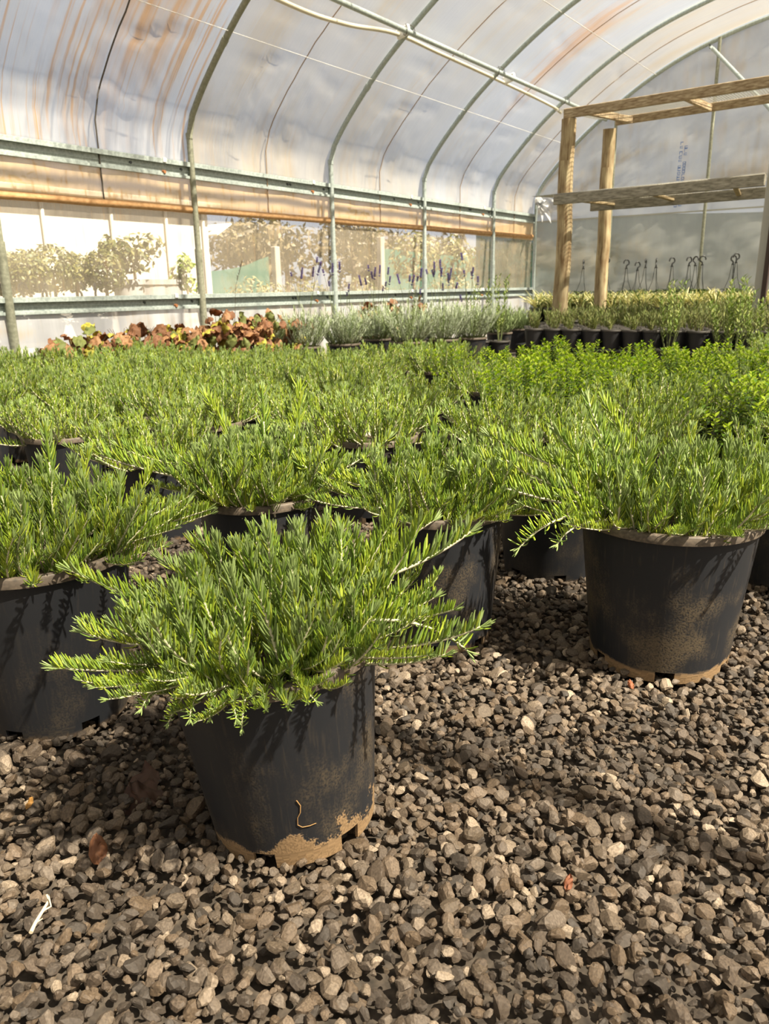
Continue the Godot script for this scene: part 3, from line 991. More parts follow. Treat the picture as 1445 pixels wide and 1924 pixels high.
func sprig_into(st: MB, nd: MB, rng: RandomNumberGenerator, xf: Transform3D, ln: float, el0: float, el1: float, segs: int, step: float, thick := 1.0) -> void:
	var n := 12
	var pts := PackedVector3Array()
	var p := Vector3.ZERO
	var side := rng.randf_range(-0.9, 0.9)
	for k in n + 1:
		var t := float(k) / n
		pts.append(xf * p)
		var e := lerpf(el0, el1, pow(t, 1.3))
		var a := side * t * t
		p += Vector3(cos(e) * cos(a), sin(e), cos(e) * sin(a)) * (ln / n)
	st.tube(pts, 0.0031 * thick, 0.0016 * thick, 5 if segs > 2 else 3, Color.WHITE, false)
	var s := ln * 0.10
	var phi := rng.randf() * TAU
	var tilt := rng.randi() % 5
	while s < ln:
		var f := s / ln * n
		var k := mini(int(f), n - 1)
		var q := pts[k].lerp(pts[k + 1], f - k)
		var d := (pts[k + 1] - pts[k]).normalized()
		var x := d.cross(Vector3(0.12, 1, 0.07)).normalized()
		var y := x.cross(d)
		for j in 2:
			var a := phi + PI * j + rng.randf_range(-0.4, 0.4)
			var w := x * cos(a) + y * sin(a)
			if w.y < -0.35 and rng.randf() < 0.55: w = Vector3(w.x, -w.y, w.z)
			var dir := (d * rng.randf_range(0.2, 0.6) + w * 0.8 + Vector3.UP * rng.randf_range(0.3, 0.8)).normalized()
			var bend := (d * 0.2 + Vector3.UP * 0.5 - w * 0.15) * rng.randf_range(0.4, 0.95)
			var l := rng.randf_range(0.021, 0.034) * (1.0 - 0.25 * s / ln)
			var col: Color = GREENS[tilt if rng.randf() < 0.4 else rng.randi() % 5]
			nd.needle(q, dir, bend, l, 0.00185 * thick, 0.00125 * thick, segs, col * rng.randf_range(0.85, 1.15))
		phi += PI * 0.5 + rng.randf_range(-0.2, 0.2)
		s += step
	var e: Vector3 = pts[n]
	var d2 := (pts[n] - pts[n - 1]).normalized()
	for j in 7:
		var w := Vector3(rng.randfn(), rng.randfn(), rng.randfn()).normalized()
		nd.needle(e, (d2 + w * 0.42).normalized(), Vector3.UP * 0.15 - w * 0.05, rng.randf_range(0.016, 0.026), 0.0018 * thick, 0.0012 * thick, segs, GREENS[3] * rng.randf_range(0.95, 1.25))

var sprigs := []                     # [stem mesh, needle mesh, kind]

func make_sprigs() -> void:
	var rng := RandomNumberGenerator.new()
	rng.seed = 901
	for k in 26:
		var st := MB.new()
		var nd := MB.new()
		var kind := "low" if k < 8 else "mid" if k < 16 else "high" if k < 23 else "hang"
		var ln := {"low": rng.randf_range(0.17, 0.24), "mid": rng.randf_range(0.15, 0.21), "high": rng.randf_range(0.09, 0.15), "hang": rng.randf_range(0.13, 0.18)}[kind] as float
		var el: float = {"low": rng.randf_range(0.0, 0.25), "mid": rng.randf_range(0.5, 0.85), "high": rng.randf_range(0.95, 1.5), "hang": rng.randf_range(-0.05, 0.15)}[kind]
		var e2: float = {"low": rng.randf_range(0.25, 0.8), "mid": rng.randf_range(0.8, 1.3), "high": rng.randf_range(1.2, 1.6), "hang": rng.randf_range(-1.0, -0.5)}[kind]
		sprig_into(st, nd, rng, Transform3D(), ln, el, e2, 4, 0.0047)
		sprigs.append([st.mesh(), nd.mesh(), kind])

func add_sprig(t: Node3D, n: int, at: Vector3, turn: float, size: float) -> void:
	var o := part("sprig", sprigs[n][0], M["rosemary_stem"], t)
	o.position = at
	o.rotation.y = turn
	o.scale = Vector3.ONE * size
	part("needles", sprigs[n][1], M["needles"], o, true)

func pick(kind: String, rng: RandomNumberGenerator) -> int:
	match kind:
		"low": return rng.randi() % 8
		"mid": return 8 + rng.randi() % 8
		"high": return 16 + rng.randi() % 7
	return 23 + rng.randi() % 3

func near_rosemary(at: Vector3, rt: float, h: float, skin: String, sd: int, label: String, extra := [], size := 1.0, many := 1.0) -> Node3D:
	var t := thing("rosemary_pot", at, label, "potted rosemary", "rosemary pots")
	add_pot(t, rt, rt * 0.80, h, M[skin], M["pot_rim"])
	var rng := RandomNumberGenerator.new()
	rng.seed = sd
	var y := h - 0.03
	for k in int(30 * many):
		var a := TAU * k / 30.0 + rng.randf_range(-0.15, 0.15)
		var r := rt * rng.randf_range(0.35, 0.95)
		add_sprig(t, pick("low", rng), Vector3(cos(a) * r, y + 0.012 + rng.randf() * 0.015, -sin(a) * r), a + rng.randf_range(-0.4, 0.4), size * rng.randf_range(0.45, 0.75))
	for k in int(52 * many):
		var a := rng.randf() * TAU
		var r := rt * sqrt(rng.randf()) * 0.85
		add_sprig(t, pick("mid", rng), Vector3(cos(a) * r, y, -sin(a) * r), a + rng.randf_range(-0.9, 0.9), size * rng.randf_range(0.6, 0.95))
	for k in int(74 * many):
		var a := rng.randf() * TAU
		var r := rt * sqrt(rng.randf()) * 0.97
		add_sprig(t, pick("high", rng), Vector3(cos(a) * r, y, -sin(a) * r), rng.randf() * TAU, size * rng.randf_range(0.75, 1.1))
	for e in extra:      # [kind, heading in degrees from the camera's right, radius share, size, height]
		var a: float = deg_to_rad(e[1] + YAW)
		add_sprig(t, pick(e[0], rng), Vector3(cos(a) * rt * e[2], h + e[4], -sin(a) * rt * e[2]), a, e[3])
	return t

func far_rosemary(sd: int, skin: String) -> Node3D:
	var t := Node3D.new()
	t.name = "rosemary_pot"
	add_pot(t, 0.158, 0.128, 0.285, M[skin], M["pot_rim"])
	var rng := RandomNumberGenerator.new()
	rng.seed = sd
	var st := MB.new()
	var nd := MB.new()
	for k in 112:
		var a := rng.randf() * TAU
		var r := 0.158 * sqrt(rng.randf()) * 0.95
		var low := k < 30
		var mid := k < 70
		var at := Vector3(cos(a) * r, 0.255, -sin(a) * r)
		var xf := Transform3D(Basis(Vector3.UP, a + rng.randf_range(-0.6, 0.6)), at)
		if low: sprig_into(st, nd, rng, xf, rng.randf_range(0.11, 0.20), rng.randf_range(0.1, 0.35), rng.randf_range(0.4, 1.0), 2, 0.0092, 1.25)
		elif mid: sprig_into(st, nd, rng, xf, rng.randf_range(0.12, 0.21), rng.randf_range(0.5, 0.9), rng.randf_range(0.8, 1.4), 2, 0.0092, 1.25)
		else: sprig_into(st, nd, rng, xf, rng.randf_range(0.09, 0.18), rng.randf_range(0.9, 1.5), rng.randf_range(1.1, 1.6), 2, 0.0092, 1.25)
	part("stems", st.mesh(), M["rosemary_stem"], t, true)
	part("foliage", nd.mesh(), M["needles"], t, true)
	return t

# ---------------------------------------------------------------- other plants
func box_plant(sd: int) -> Node3D:
	var t := Node3D.new()
	t.name = "box_leaf_pot"
	add_pot(t, 0.10, 0.08, 0.18, M["small_pot"], M["small_rim"], false)
	var rng := RandomNumberGenerator.new()
	rng.seed = sd
	var st := MB.new()
	var nd := MB.new()
	for k in 34:
		var a := rng.randf() * TAU
		var r := 0.07 * sqrt(rng.randf())
		var p := Vector3(cos(a) * r, 0.15, sin(a) * r)
		var ln := rng.randf_range(0.14, 0.31)
		var top := p + Vector3(cos(a) * r * 1.3 + rng.randf_range(-0.03, 0.03), ln, sin(a) * r * 1.3 + rng.randf_range(-0.03, 0.03))
		st.tube(PackedVector3Array([p, top]), 0.003, 0.0015, 3, Color.WHITE, false)
		var m := int(ln / 0.013)
		for j in range(2, m + 1):
			var q := p.lerp(top, float(j) / m)
			for e in 2:
				var g := j * PI * 0.5 + PI * e + rng.randf_range(-0.3, 0.3)
				var w := Vector3(cos(g), 0, sin(g))
				var young := j > m - 4
				var col := Color(0.24, 0.32, 0.014) if rng.randf() < (0.85 if young else 0.35) else Color(0.085, 0.165, 0.014)
				nd.leaf(q, (w + Vector3.UP * (1.1 if young else 0.45)).normalized(), (Vector3.UP - w * 0.5).normalized(), rng.randf_range(0.020, 0.030), 0.013, col * rng.randf_range(0.85, 1.15), 0.2, 0.3, 2)
	part("stems", st.mesh(), M["green_stem"], t, true)
	part("foliage", nd.mesh(), M["fresh_leaves"], t, true)
	return t

func lavender(at: Vector3, sd: int, label: String, tall: float, rt: float, spikes: Array, silver := true) -> Node3D:
	var t := thing("lavender_pot", at, label, "potted lavender", "lavender along the film wall")
	add_pot(t, rt, rt * 0.8, 0.28, M["pot_4"], M["pot_rim"])
	var rng := RandomNumberGenerator.new()
	rng.seed = sd
	var nd := MB.new()
	var st := MB.new()
	for k in 130:
		var a := rng.randf() * TAU
		var sp := sqrt(rng.randf())
		var p := Vector3(cos(a), 0, sin(a)) * rt * 0.75 * sp + Vector3(0, 0.25, 0)
		var dir := Vector3(cos(a) * sp * 0.9, 1.15, sin(a) * sp * 0.9).normalized()
		var ln := tall * rng.randf_range(0.75, 1.4)
		st.tube(PackedVector3Array([p, p + dir * ln * 0.8]), 0.003, 0.002, 3, Color.WHITE, false)
		var base := Color(0.56, 0.63, 0.46) if silver and rng.randf() < 0.65 else Color(0.37, 0.47, 0.21)
		for j in 15:
			var q := p + dir * ln * (0.2 + 0.8 * j / 15.0)
			var w := Vector3(rng.randfn(), rng.randfn() * 0.3, rng.randfn()).normalized()
			nd.needle(q, (dir + w * 0.55).normalized(), Vector3.UP * 0.15, rng.randf_range(0.035, 0.06), 0.0040, 0.0018, 2, base * rng.randf_range(0.8, 1.2))
	part("stems", st.mesh(), M["green_stem"], t, true)
	part("foliage", nd.mesh(), M["silver_leaves"], t, true)
	for s in spikes:                                     # tip of each flower, in the world
		var tip: Vector3 = s[0] - at
		var root := Vector3(tip.x * 0.25, 0.40, tip.z * 0.25) + Vector3(rng.randf_range(-0.05, 0.05), 0, rng.randf_range(-0.05, 0.05))
		var head: float = s[1]
		var mid := root.lerp(tip, 0.6) + Vector3(rng.randf_range(-0.02, 0.02), 0.02, 0)
		var b := MB.new()
		b.tube(PackedVector3Array([root, mid, tip]), 0.0026, 0.0018, 4, Color.WHITE, false)
		var o := part("flower_stalk", b.mesh(), M["green_stem"], t)
		var f := MB.new()
		var d := (tip - mid).normalized()
		var rows := int(head / 0.013)
		for j in rows:
			if j == rows - 2 and rows > 4 and rng.randf() < 0.6: continue
			var q := tip - d * (j * 0.013)
			for e in 6:
				var g := TAU * e / 6.0 + j
				var x := d.cross(Vector3(0.3, 0.2, 1)).normalized()
				var w := x * cos(g) + x.cross(d) * sin(g)
				var col := Color(0.13, 0.085, 0.34) if rng.randf() < 0.6 else Color(0.22, 0.17, 0.48)
				f.needle(q, (d * 0.7 + w).normalized(), d * 0.2, rng.randf_range(0.012, 0.019), 0.0042, 0.0035, 2, col * rng.randf_range(0.8, 1.15))
		part("flower_head", f.mesh(), M["petals"], o)
	return t

func withered_leaf(rng: RandomNumberGenerator, col: Color) -> ArrayMesh:
	var wv := noise(1.0, rng.randi() % 1000, 3)
	var b := MB.new()
	var nu := 6
	var nv := 7
	var g := []
	var cup := rng.randf_range(0.3, 1.0)
	for y in nv + 1:
		for x in nu + 1:
			var t := float(y) / nv
			var s := float(x) / nu * 2.0 - 1.0
			var w := 0.5 * pow(sin(PI * clampf(0.04 + t * 0.94, 0, 1)), 0.6)
			var px := s * w
			g.append(Vector3(px, 0.18 * wv.get_noise_2d(px * 3.0, t * 3.0) * 2.0 - cup * s * s * w * 0.6 - 0.35 * t * t, t))
	for y in nv + 1:
		for x in nu + 1:
			var du: Vector3 = g[y * (nu + 1) + mini(x + 1, nu)] - g[y * (nu + 1) + maxi(x - 1, 0)]
			var dv: Vector3 = g[mini(y + 1, nv) * (nu + 1) + x] - g[maxi(y - 1, 0) * (nu + 1) + x]
			var q: Vector3 = g[y * (nu + 1) + x]
			var m := 1.0 + 0.5 * wv.get_noise_2d(q.x * 4.0 + 20.0, q.z * 4.0)
			b.vert(q, dv.cross(du).normalized(), Color(col.r * m, col.g * m, col.b * m))
	for y in nv:
		for x in nu:
			var a := y * (nu + 1) + x
			b.tri(a, a + nu + 1, a + 1); b.tri(a + 1, a + nu + 1, a + nu + 2)
	return b.mesh()

var dead := []

func withered_plant(at: Vector3, sd: int, label: String, tall: float, wide: float, green: float) -> Node3D:
	var t := thing("withered_plant", at, label, "withered plant", "withered plants by the film wall")
	add_pot(t, 0.14, 0.115, 0.26, M["small_pot"], M["small_rim"], false)
	var rng := RandomNumberGenerator.new()
	rng.seed = sd
	for k in 5:
		var b := MB.new()
		var a := rng.randf() * TAU
		b.tube(PackedVector3Array([Vector3(0.03 * cos(a), 0.22, 0.03 * sin(a)), Vector3(wide * 0.3 * cos(a), 0.26 + (tall - 0.26) * 0.6, wide * 0.3 * sin(a)), Vector3(wide * 0.6 * cos(a), tall * 0.85, wide * 0.5 * sin(a))]), 0.004, 0.002, 4)
		part("stem", b.mesh(), M["bark"], t)
	for k in 44:
		var kind := rng.randi() % 5
		var tint := 2 + rng.randi() % 2 if rng.randf() < green else rng.randi() % 2
		var o := part("leaf", dead[tint * 5 + kind], M["dead_leaf"], t)
		var a := rng.randf() * TAU
		var r := wide * sqrt(rng.randf())
		var hh := rng.randf()
		o.position = Vector3(cos(a) * r, 0.27 + (tall - 0.27) * hh * (1.0 - 0.35 * r / wide), sin(a) * r)
		o.rotation = Vector3(rng.randf_range(-0.3, 1.3), a + rng.randf_range(-0.8, 0.8), rng.randf_range(-0.7, 0.7))
		o.scale = Vector3.ONE * rng.randf_range(0.07, 0.125)
	return t

func rush_pot(sd: int, tall: float, full: int) -> Node3D:
	var t := Node3D.new()
	t.name = "seedling_pot"
	add_pot(t, 0.095, 0.075, 0.19, M["small_pot"], M["small_rim"], false)
	var rng := RandomNumberGenerator.new()
	rng.seed = sd
	var st := MB.new()
	var nd := MB.new()
	for k in full:
		var a := rng.randf() * TAU
		var r := 0.03 * sqrt(rng.randf())
		var p := Vector3(cos(a) * r, 0.16, sin(a) * r)
		var ln := tall * rng.randf_range(0.6, 1.1)
		var top := p + Vector3(cos(a) * 0.25, 1.0, sin(a) * 0.25).normalized() * ln
		st.tube(PackedVector3Array([p, top]), 0.0032, 0.0015, 3, Color.WHITE, false)
		for j in 20:
			var q := p.lerp(top, 0.12 + 0.88 * j / 20.0)
			var w := Vector3(rng.randfn(), 0, rng.randfn()).normalized()
			var col := Color(0.17, 0.22, 0.05) if rng.randf() < 0.6 else Color(0.28, 0.30, 0.09)
			nd.needle(q, (w * 0.75 + Vector3.UP).normalized(), Vector3.UP * 0.1, rng.randf_range(0.035, 0.06), 0.0036, 0.0014, 2, col * rng.randf_range(0.8, 1.2))
	part("stems", st.mesh(), M["bark"], t, true)
	part("foliage", nd.mesh(), M["rush_leaves"], t, true)
	return t

func striped_pot(sd: int) -> Node3D:
	var t := Node3D.new()
	t.name = "striped_grass_pot"
	add_pot(t, 0.10, 0.08, 0.19, M["small_pot"], M["small_rim"], false)
	var rng := RandomNumberGenerator.new()
	rng.seed = sd
	var cream := MB.new()
	var green := MB.new()
	for k in 46:
		var a := rng.randf() * TAU
		var out_ := Vector3(cos(a), 0, sin(a))
		var p := out_ * rng.randf_range(0.0, 0.04) + Vector3(0, 0.16, 0)
		var d := (out_ * rng.randf_range(0.25, 0.9) + Vector3.UP).normalized()
		var pale := rng.randf() < 0.7
		var nn := d.cross(Vector3(-out_.z, 0, out_.x)).normalized()
		(cream if pale else green).needle(p, d, out_ * 0.25 - Vector3.UP * rng.randf_range(0.15, 0.45), rng.randf_range(0.22, 0.36), 0.008, 0.002, 5, (Color(0.84, 0.79, 0.42) if pale else Color(0.20, 0.28, 0.07)) * rng.randf_range(0.85, 1.1))
	part("pale_blades", cream.mesh(), M["striped_leaves"], t, true)
	part("green_blades", green.mesh(), M["striped_leaves"], t, true)
	return t

func hanging_basket(at: Vector3, turn: float, hook_h: float, sd: int) -> Node3D:
	var t := thing("hanging_basket", at, "black hanging basket of dark leaves with hooked wire hanger by the end wall", "hanging basket", "hanging baskets by the end wall")
	t.rotation.y = turn
	var b := MB.new()
	b.lathe(PackedVector2Array([Vector2(0.08, 0.0), Vector2(0.118, 0.13), Vector2(0.123, 0.14), Vector2(0.114, 0.14), Vector2(0.11, 0.12)]), 24)
	b.lathe(PackedVector2Array([Vector2(0.114, 0.12), Vector2(0.0, 0.13)]), 24)
	part("bowl", b.mesh(), M["small_pot"], t)
	var rng := RandomNumberGenerator.new()
	rng.seed = sd
	b = MB.new()
	for k in 90:
		var a := rng.randf() * TAU
		var r := 0.10 * sqrt(rng.randf())
		var w := Vector3(cos(a), 0, sin(a))
		var col := Color(0.055, 0.085, 0.02) if rng.randf() < 0.7 else Color(0.13, 0.16, 0.03)
		b.leaf(w * r + Vector3(0, 0.13 + rng.randf() * 0.10, 0), (w + Vector3.UP * rng.randf_range(-0.3, 0.6)).normalized(), (Vector3.UP + w * rng.randf_range(-0.4, 0.4)).normalized(), rng.randf_range(0.05, 0.08), 0.055, col, 0.3, 0.25, 3)
	part("foliage", b.mesh(), M["dark_leaves"], t, true)
	var top := hook_h - at.y
	for k in 3:
		var a := TAU * k / 3.0 + 0.4
		b = MB.new()
		var e := Vector3(cos(a) * 0.117, 0.135, sin(a) * 0.117)
		b.tube(PackedVector3Array([e, e.lerp(Vector3(0, top - 0.11, 0), 0.55) + Vector3(-e.x, 0, -e.z) * 0.15, Vector3(cos(a) * 0.012, top - 0.105, sin(a) * 0.012)]), 0.0038, 0.0034, 5)
		part("hanger_wire", b.mesh(), M["hanger"], t)
	b = MB.new()
	var pts := PackedVector3Array([Vector3(0, top - 0.115, 0), Vector3(0, top - 0.085, 0), Vector3(0.012, top - 0.07, 0)])
	for k in 9:
		var a := -0.5 + PI * 1.25 * k / 8.0
		pts.append(Vector3(0.040 * cos(a) - 0.003, top - 0.040 + 0.040 * sin(a), 0))
	b.tube(pts, 0.011, 0.009, 7)
	b.tube(PackedVector3Array([Vector3(0, top - 0.122, 0), Vector3(0, top - 0.105, 0)]), 0.021, 0.016, 8)
	part("hook", b.mesh(), M["hanger"], t)
	return t

func tall_shrub(at: Vector3, sd: int, tall: float, label: String) -> Node3D:
	var t := thing("upright_shrub", at, label, "shrub")
	add_pot(t, 0.12, 0.095, 0.22, M["small_pot"], M["small_rim"], false)
	var rng := RandomNumberGenerator.new()
	rng.seed = sd
	var nd := MB.new()
	for k in 9:
		var a := rng.randf() * TAU
		var p := Vector3(cos(a) * 0.03, 0.19, sin(a) * 0.03)
		var ln := tall * rng.randf_range(0.6, 1.0) - 0.19
		var sp := rng.randf_range(0.03, 0.16)
		var q := p + Vector3(cos(a) * sp, ln, sin(a) * sp)
		var b := MB.new()
		b.tube(PackedVector3Array([p, p.lerp(q, 0.5) + Vector3(cos(a), 0, sin(a)) * 0.03, q]), 0.004, 0.002, 4)
		part("stem", b.mesh(), M["green_stem"], t)
		for j in 30:
			var r := p.lerp(q, 0.25 + 0.75 * j / 30.0)
			var g := j * 2.4
			var w := Vector3(cos(g), 0, sin(g))
			nd.leaf(r, (w + Vector3.UP * 1.2).normalized(), (Vector3.UP - w * 0.8).normalized(), rng.randf_range(0.04, 0.065), 0.013, (Color(0.17, 0.24, 0.05) if rng.randf() < 0.6 else Color(0.30, 0.34, 0.10)), 0.15, 0.2, 2)
	part("foliage", nd.mesh(), M["rush_leaves"], t, true)
	return t

# ---------------------------------------------------------------- the world outside the film
func tree(called: String, at: Vector3, trunk: float, c: Vector3, r: Vector3, count: int, size: float, cols: Array, sd: int, label: String, category: String, group := "", lumps := 6) -> Node3D:
	var t := thing(called, at, label, category, group)
	var rng := RandomNumberGenerator.new()
	rng.seed = sd
	var b := MB.new()
	b.tube(PackedVector3Array([Vector3(0, -0.05, 0), Vector3(r.x * 0.03, c.y * 0.5, 0), Vector3(0, c.y, 0)]), trunk, trunk * 0.6, 8)
	part("trunk", b.mesh(), M["bark"], t)
	b = MB.new()
	var cs := []
	for k in lumps:
		var d := Vector3(rng.randfn(), rng.randfn(), rng.randfn()).normalized() * 0.55
		cs.append(d if lumps > 1 else Vector3.ZERO)
	for k in count:
		var d := Vector3(rng.randfn(), rng.randfn(), rng.randfn()).normalized()
		var q: Vector3 = cs[rng.randi() % cs.size()] + d * (rng.randf_range(0.30, 0.48) if lumps > 1 else rng.randf_range(0.75, 1.0))
		var nn := (d + Vector3(rng.randfn(), rng.randfn() + 0.5, rng.randfn()) * 0.5).normalized()
		var dir := nn.cross(Vector3(rng.randfn(), rng.randfn(), rng.randfn())).normalized()
		b.leaf(c + q * r, dir, nn, size * rng.randf_range(0.7, 1.3), size * 0.5, cols[rng.randi() % cols.size()], 0.2, 0.2, 2)
	part("crown", b.mesh(), M["tree_leaves"], t, true)
	return t

func make_outside() -> void:
	part("ground_outside", sheet(func(u: float, y: float) -> Vector3: return Vector3(lerpf(-60, 60, u), -0.07, lerpf(60, -60, y)), 8, 8), M["dry_ground"], self).set_meta("kind", "structure")
	# white shed beyond the side wall
	var s := thing("white_shed", Vector3.ZERO, "white sheeted shed with upright ribs and a projecting eave outside the film", "shed")
	var b := MB.new()
	b.box(Transform3D(Basis(), Vector3(-12.5, 1.05, -1.4)), Vector3(4.0, 2.2, 16.3), 0.02)
	part("walls", b.mesh(), M["shed_sheet"], s)
	for z in [-9.4, -8.63, -7.61, -6.5, -5.4, -4.3, -3.2, -2.1]:
		b = MB.new()
		b.tube(PackedVector3Array([Vector3(-10.47, -0.05, z), Vector3(-10.47, 2.12, z)]), 0.03, 0.03, 6)
		part("rib", b.mesh(), M["shed_rib"], s)
	b = MB.new()
	b.box(Transform3D(Basis(Vector3.RIGHT, 0.5), Vector3(-10.6, 1.82, -9.72)), Vector3(0.6, 0.03, 0.40), 0.004)
	part("eave", b.mesh(), M["shed_rib"], s)
	b = MB.new()
	b.box(Transform3D(Basis(), Vector3(-12.5, 2.18, -1.4)), Vector3(4.4, 0.08, 16.6), 0.01)
	part("roof", b.mesh(), M["shed_rib"], s)
	# clipped trees before it
	var olive := [Color(0.085, 0.085, 0.018), Color(0.05, 0.06, 0.012), Color(0.12, 0.11, 0.03)]
	var balls := [[12, 515, 44], [52, 512, 40], [98, 506, 46], [140, 512, 36], [196, 508, 40]]
	for k in balls.size():
		var c := at_x(balls[k][0], balls[k][1], [-8.6, -8.0, -8.5, -8.9, -8.0][k])
		var r: float = balls[k][2] * pixel(c).z / FOCAL
		tree("clipped_tree", Vector3(c.x, 0, c.z), 0.028, Vector3(0, c.y, 0), Vector3.ONE * r, 900, 0.06, olive, 400 + k, "ball-clipped olive-green tree on a bare stem outside, before the white shed", "tree", "clipped trees before the shed", 1)
	var c := at_x(248, 468, -8.1)
	tree("slender_tree", Vector3(c.x, 0, c.z), 0.025, Vector3(0, c.y, 0), Vector3(0.34, 0.30, 0.42), 520, 0.09, olive, 431, "loose-crowned olive tree standing taller than the clipped balls outside", "tree", "", 7)
	c = at_x(350, 515, -8.0)
	tree("young_bush", Vector3(c.x, 0, c.z), 0.02, Vector3(0, c.y, 0), Vector3(0.20, 0.24, 0.24), 200, 0.09, [Color(0.20, 0.26, 0.05), Color(0.30, 0.34, 0.10)], 433, "bright young bush outside near the shed's corner", "bush", "", 5)
	for k in 3:
		c = at_x([243, 282, 315][k], 540, -8.2)
		var t := thing("grey_tub", Vector3(c.x, 0, c.z), "grey nursery tub outside beside the loose-crowned tree", "tub", "tubs outside")
		b = MB.new()
		b.lathe(PackedVector2Array([Vector2(0.15, 0.0), Vector2(0.185, 0.90), Vector2(0.20, 0.90), Vector2(0.20, 0.96), Vector2(0.18, 0.96), Vector2(0.17, 0.9)]), 20)
		part("body", b.mesh(), M["tub"], t)
		b = MB.new()
		b.lathe(PackedVector2Array([Vector2(0.178, 0.92), Vector2(0.0, 0.93)]), 20)
		part("soil", b.mesh(), M["soil"], t)
	# green shade cloth on posts, concrete posts, hedges and the wood behind
	var f := thing("shade_cloth_fence", Vector3.ZERO, "sagging green shade cloth hung between posts outside the side wall", "fence")
	var a0 := Vector3(-14.0, 0, -11.2)
	var a1 := Vector3(-14.0, 0, -14.6)
	var a2 := Vector3(-14.0, 0, -19.3)
	var a3 := Vector3(-13.0, 0, -30.0)
	for seg in [[a0, a1, 1.42, 1.62], [a2, a3, 1.95, 2.2]]:
		part("cloth", sheet(func(u: float, y: float) -> Vector3:
			var p: Vector3 = seg[0].lerp(seg[1], u)
			p.y = lerpf(lerpf(seg[2], seg[3], u) - 0.25 * sin(PI * u), 0.1, y)
			p.x += 0.05 * sin(u * 19.0)
			return p, 20, 4), M["shade_cloth"], f)
	for p in [[Vector3(-13.9, 0, -14.76), 1.85], [Vector3(-13.9, 0, -19.2), 2.25]]:
		b = MB.new()
		b.box(Transform3D(Basis(), Vector3(0, p[1] * 0.5, 0)), Vector3(0.16, p[1], 0.18), 0.015)
		var o := part("concrete_post", b.mesh(), M["concrete"], self)
		o.position = p[0]
		tag(o, "square concrete fence post outside, %s" % ["at the end of the short shade cloth" if p[1] < 2.0 else "where the long shade cloth starts"], "post")
	var hedge := [Color(0.15, 0.135, 0.05), Color(0.10, 0.10, 0.03), Color(0.19, 0.165, 0.075)]
	var wood := [Color(0.085, 0.066, 0.03), Color(0.055, 0.045, 0.02), Color(0.125, 0.095, 0.045)]
	var rng := RandomNumberGenerator.new()
	rng.seed = 450
	for k in 9:
		var z := -10.4 - k * 1.55
		tree("low_hedge", Vector3(-10.2 - 0.06 * k + rng.randf_range(-0.3, 0.3), 0, z), 0.05, Vector3(0, 0.55, 0), Vector3(0.6, 0.55, 0.9), 800, 0.08, hedge, 460 + k, "low pale hedge bush outside beyond the film curtain", "hedge", "pale hedge outside", 7)
	for k in 4:
		var q := Vector3(-11.3 - 0.1 * k, 0, -17.0 - k * 2.1)
		tree("clipped_tree", q, 0.05, Vector3(0, 1.55, 0), Vector3.ONE * 0.62, 380, 0.15, hedge, 480 + k, "pale ball-clipped tree outside before the long shade cloth", "tree", "pale clipped trees outside", 1)
	for k in 24:
		var z := -16.0 - k * 3.4
		var x := -42.0 + rng.randf_range(-4.0, 4.0) + 0.25 * k
		var hh := rng.randf_range(2.9, 3.7)
		tree("woodland_tree", Vector3(x, 0, z), 0.22, Vector3(0, hh, 0), Vector3(rng.randf_range(2.2, 3.2), hh * 0.85, rng.randf_range(2.2, 3.2)), 900, 0.5, wood, 500 + k, "brown-green woodland tree far outside beyond the fence", "tree", "wood beyond the fence", 9)
	# shade cloth behind the end wall
	b = MB.new()
	var o := part("green_screen", sheet(func(u: float, y: float) -> Vector3: return Vector3(lerpf(-7.5, 4.5, u), lerpf(1.85 + 0.06 * sin(u * 9.0), -0.05, y), -13.4 + 0.04 * sin(u * 30.0)), 60, 6, true), M["shade_cloth"], self)
	tag(o, "green shade cloth screen standing outside behind the end wall", "screen")
	# baskets outside by the side wall
	for px in [8, 42, 78, 86, 152, 178]:
		c = at_x(px, 540, -6.3)
		var h := hanging_basket(Vector3(c.x, 0.42, c.z), 0.6 + px * 0.1, c.y + 0.03, 600 + px)
		tag(h, "hanging basket with black hook outside the film, below the clipped trees", "hanging basket", "baskets outside the film")
	# the bench that carries them
	var t := thing("outdoor_bench", Vector3.ZERO, "low bench outside the film carrying hanging baskets", "bench")
	b = MB.new()
	b.box(Transform3D(Basis(), Vector3(-6.35, 0.40, -3.6)), Vector3(0.5, 0.03, 2.6), 0.004)
	part("top", b.mesh(), M["grey_timber"], t)
	for z in [-2.5, -4.7]:
		b = MB.new()
		b.box(Transform3D(Basis(), Vector3(-6.35, 0.16, z)), Vector3(0.4, 0.45, 0.06), 0.004)
		part("leg", b.mesh(), M["grey_timber"], t)

# ---------------------------------------------------------------- placing
func ground_pos(px: float, py: float, rim_h: float) -> Vector3:      # below a pot rim's centre seen at a pixel
	var p := at_y(px, py, rim_h)
	return Vector3(p.x, 0, p.z)

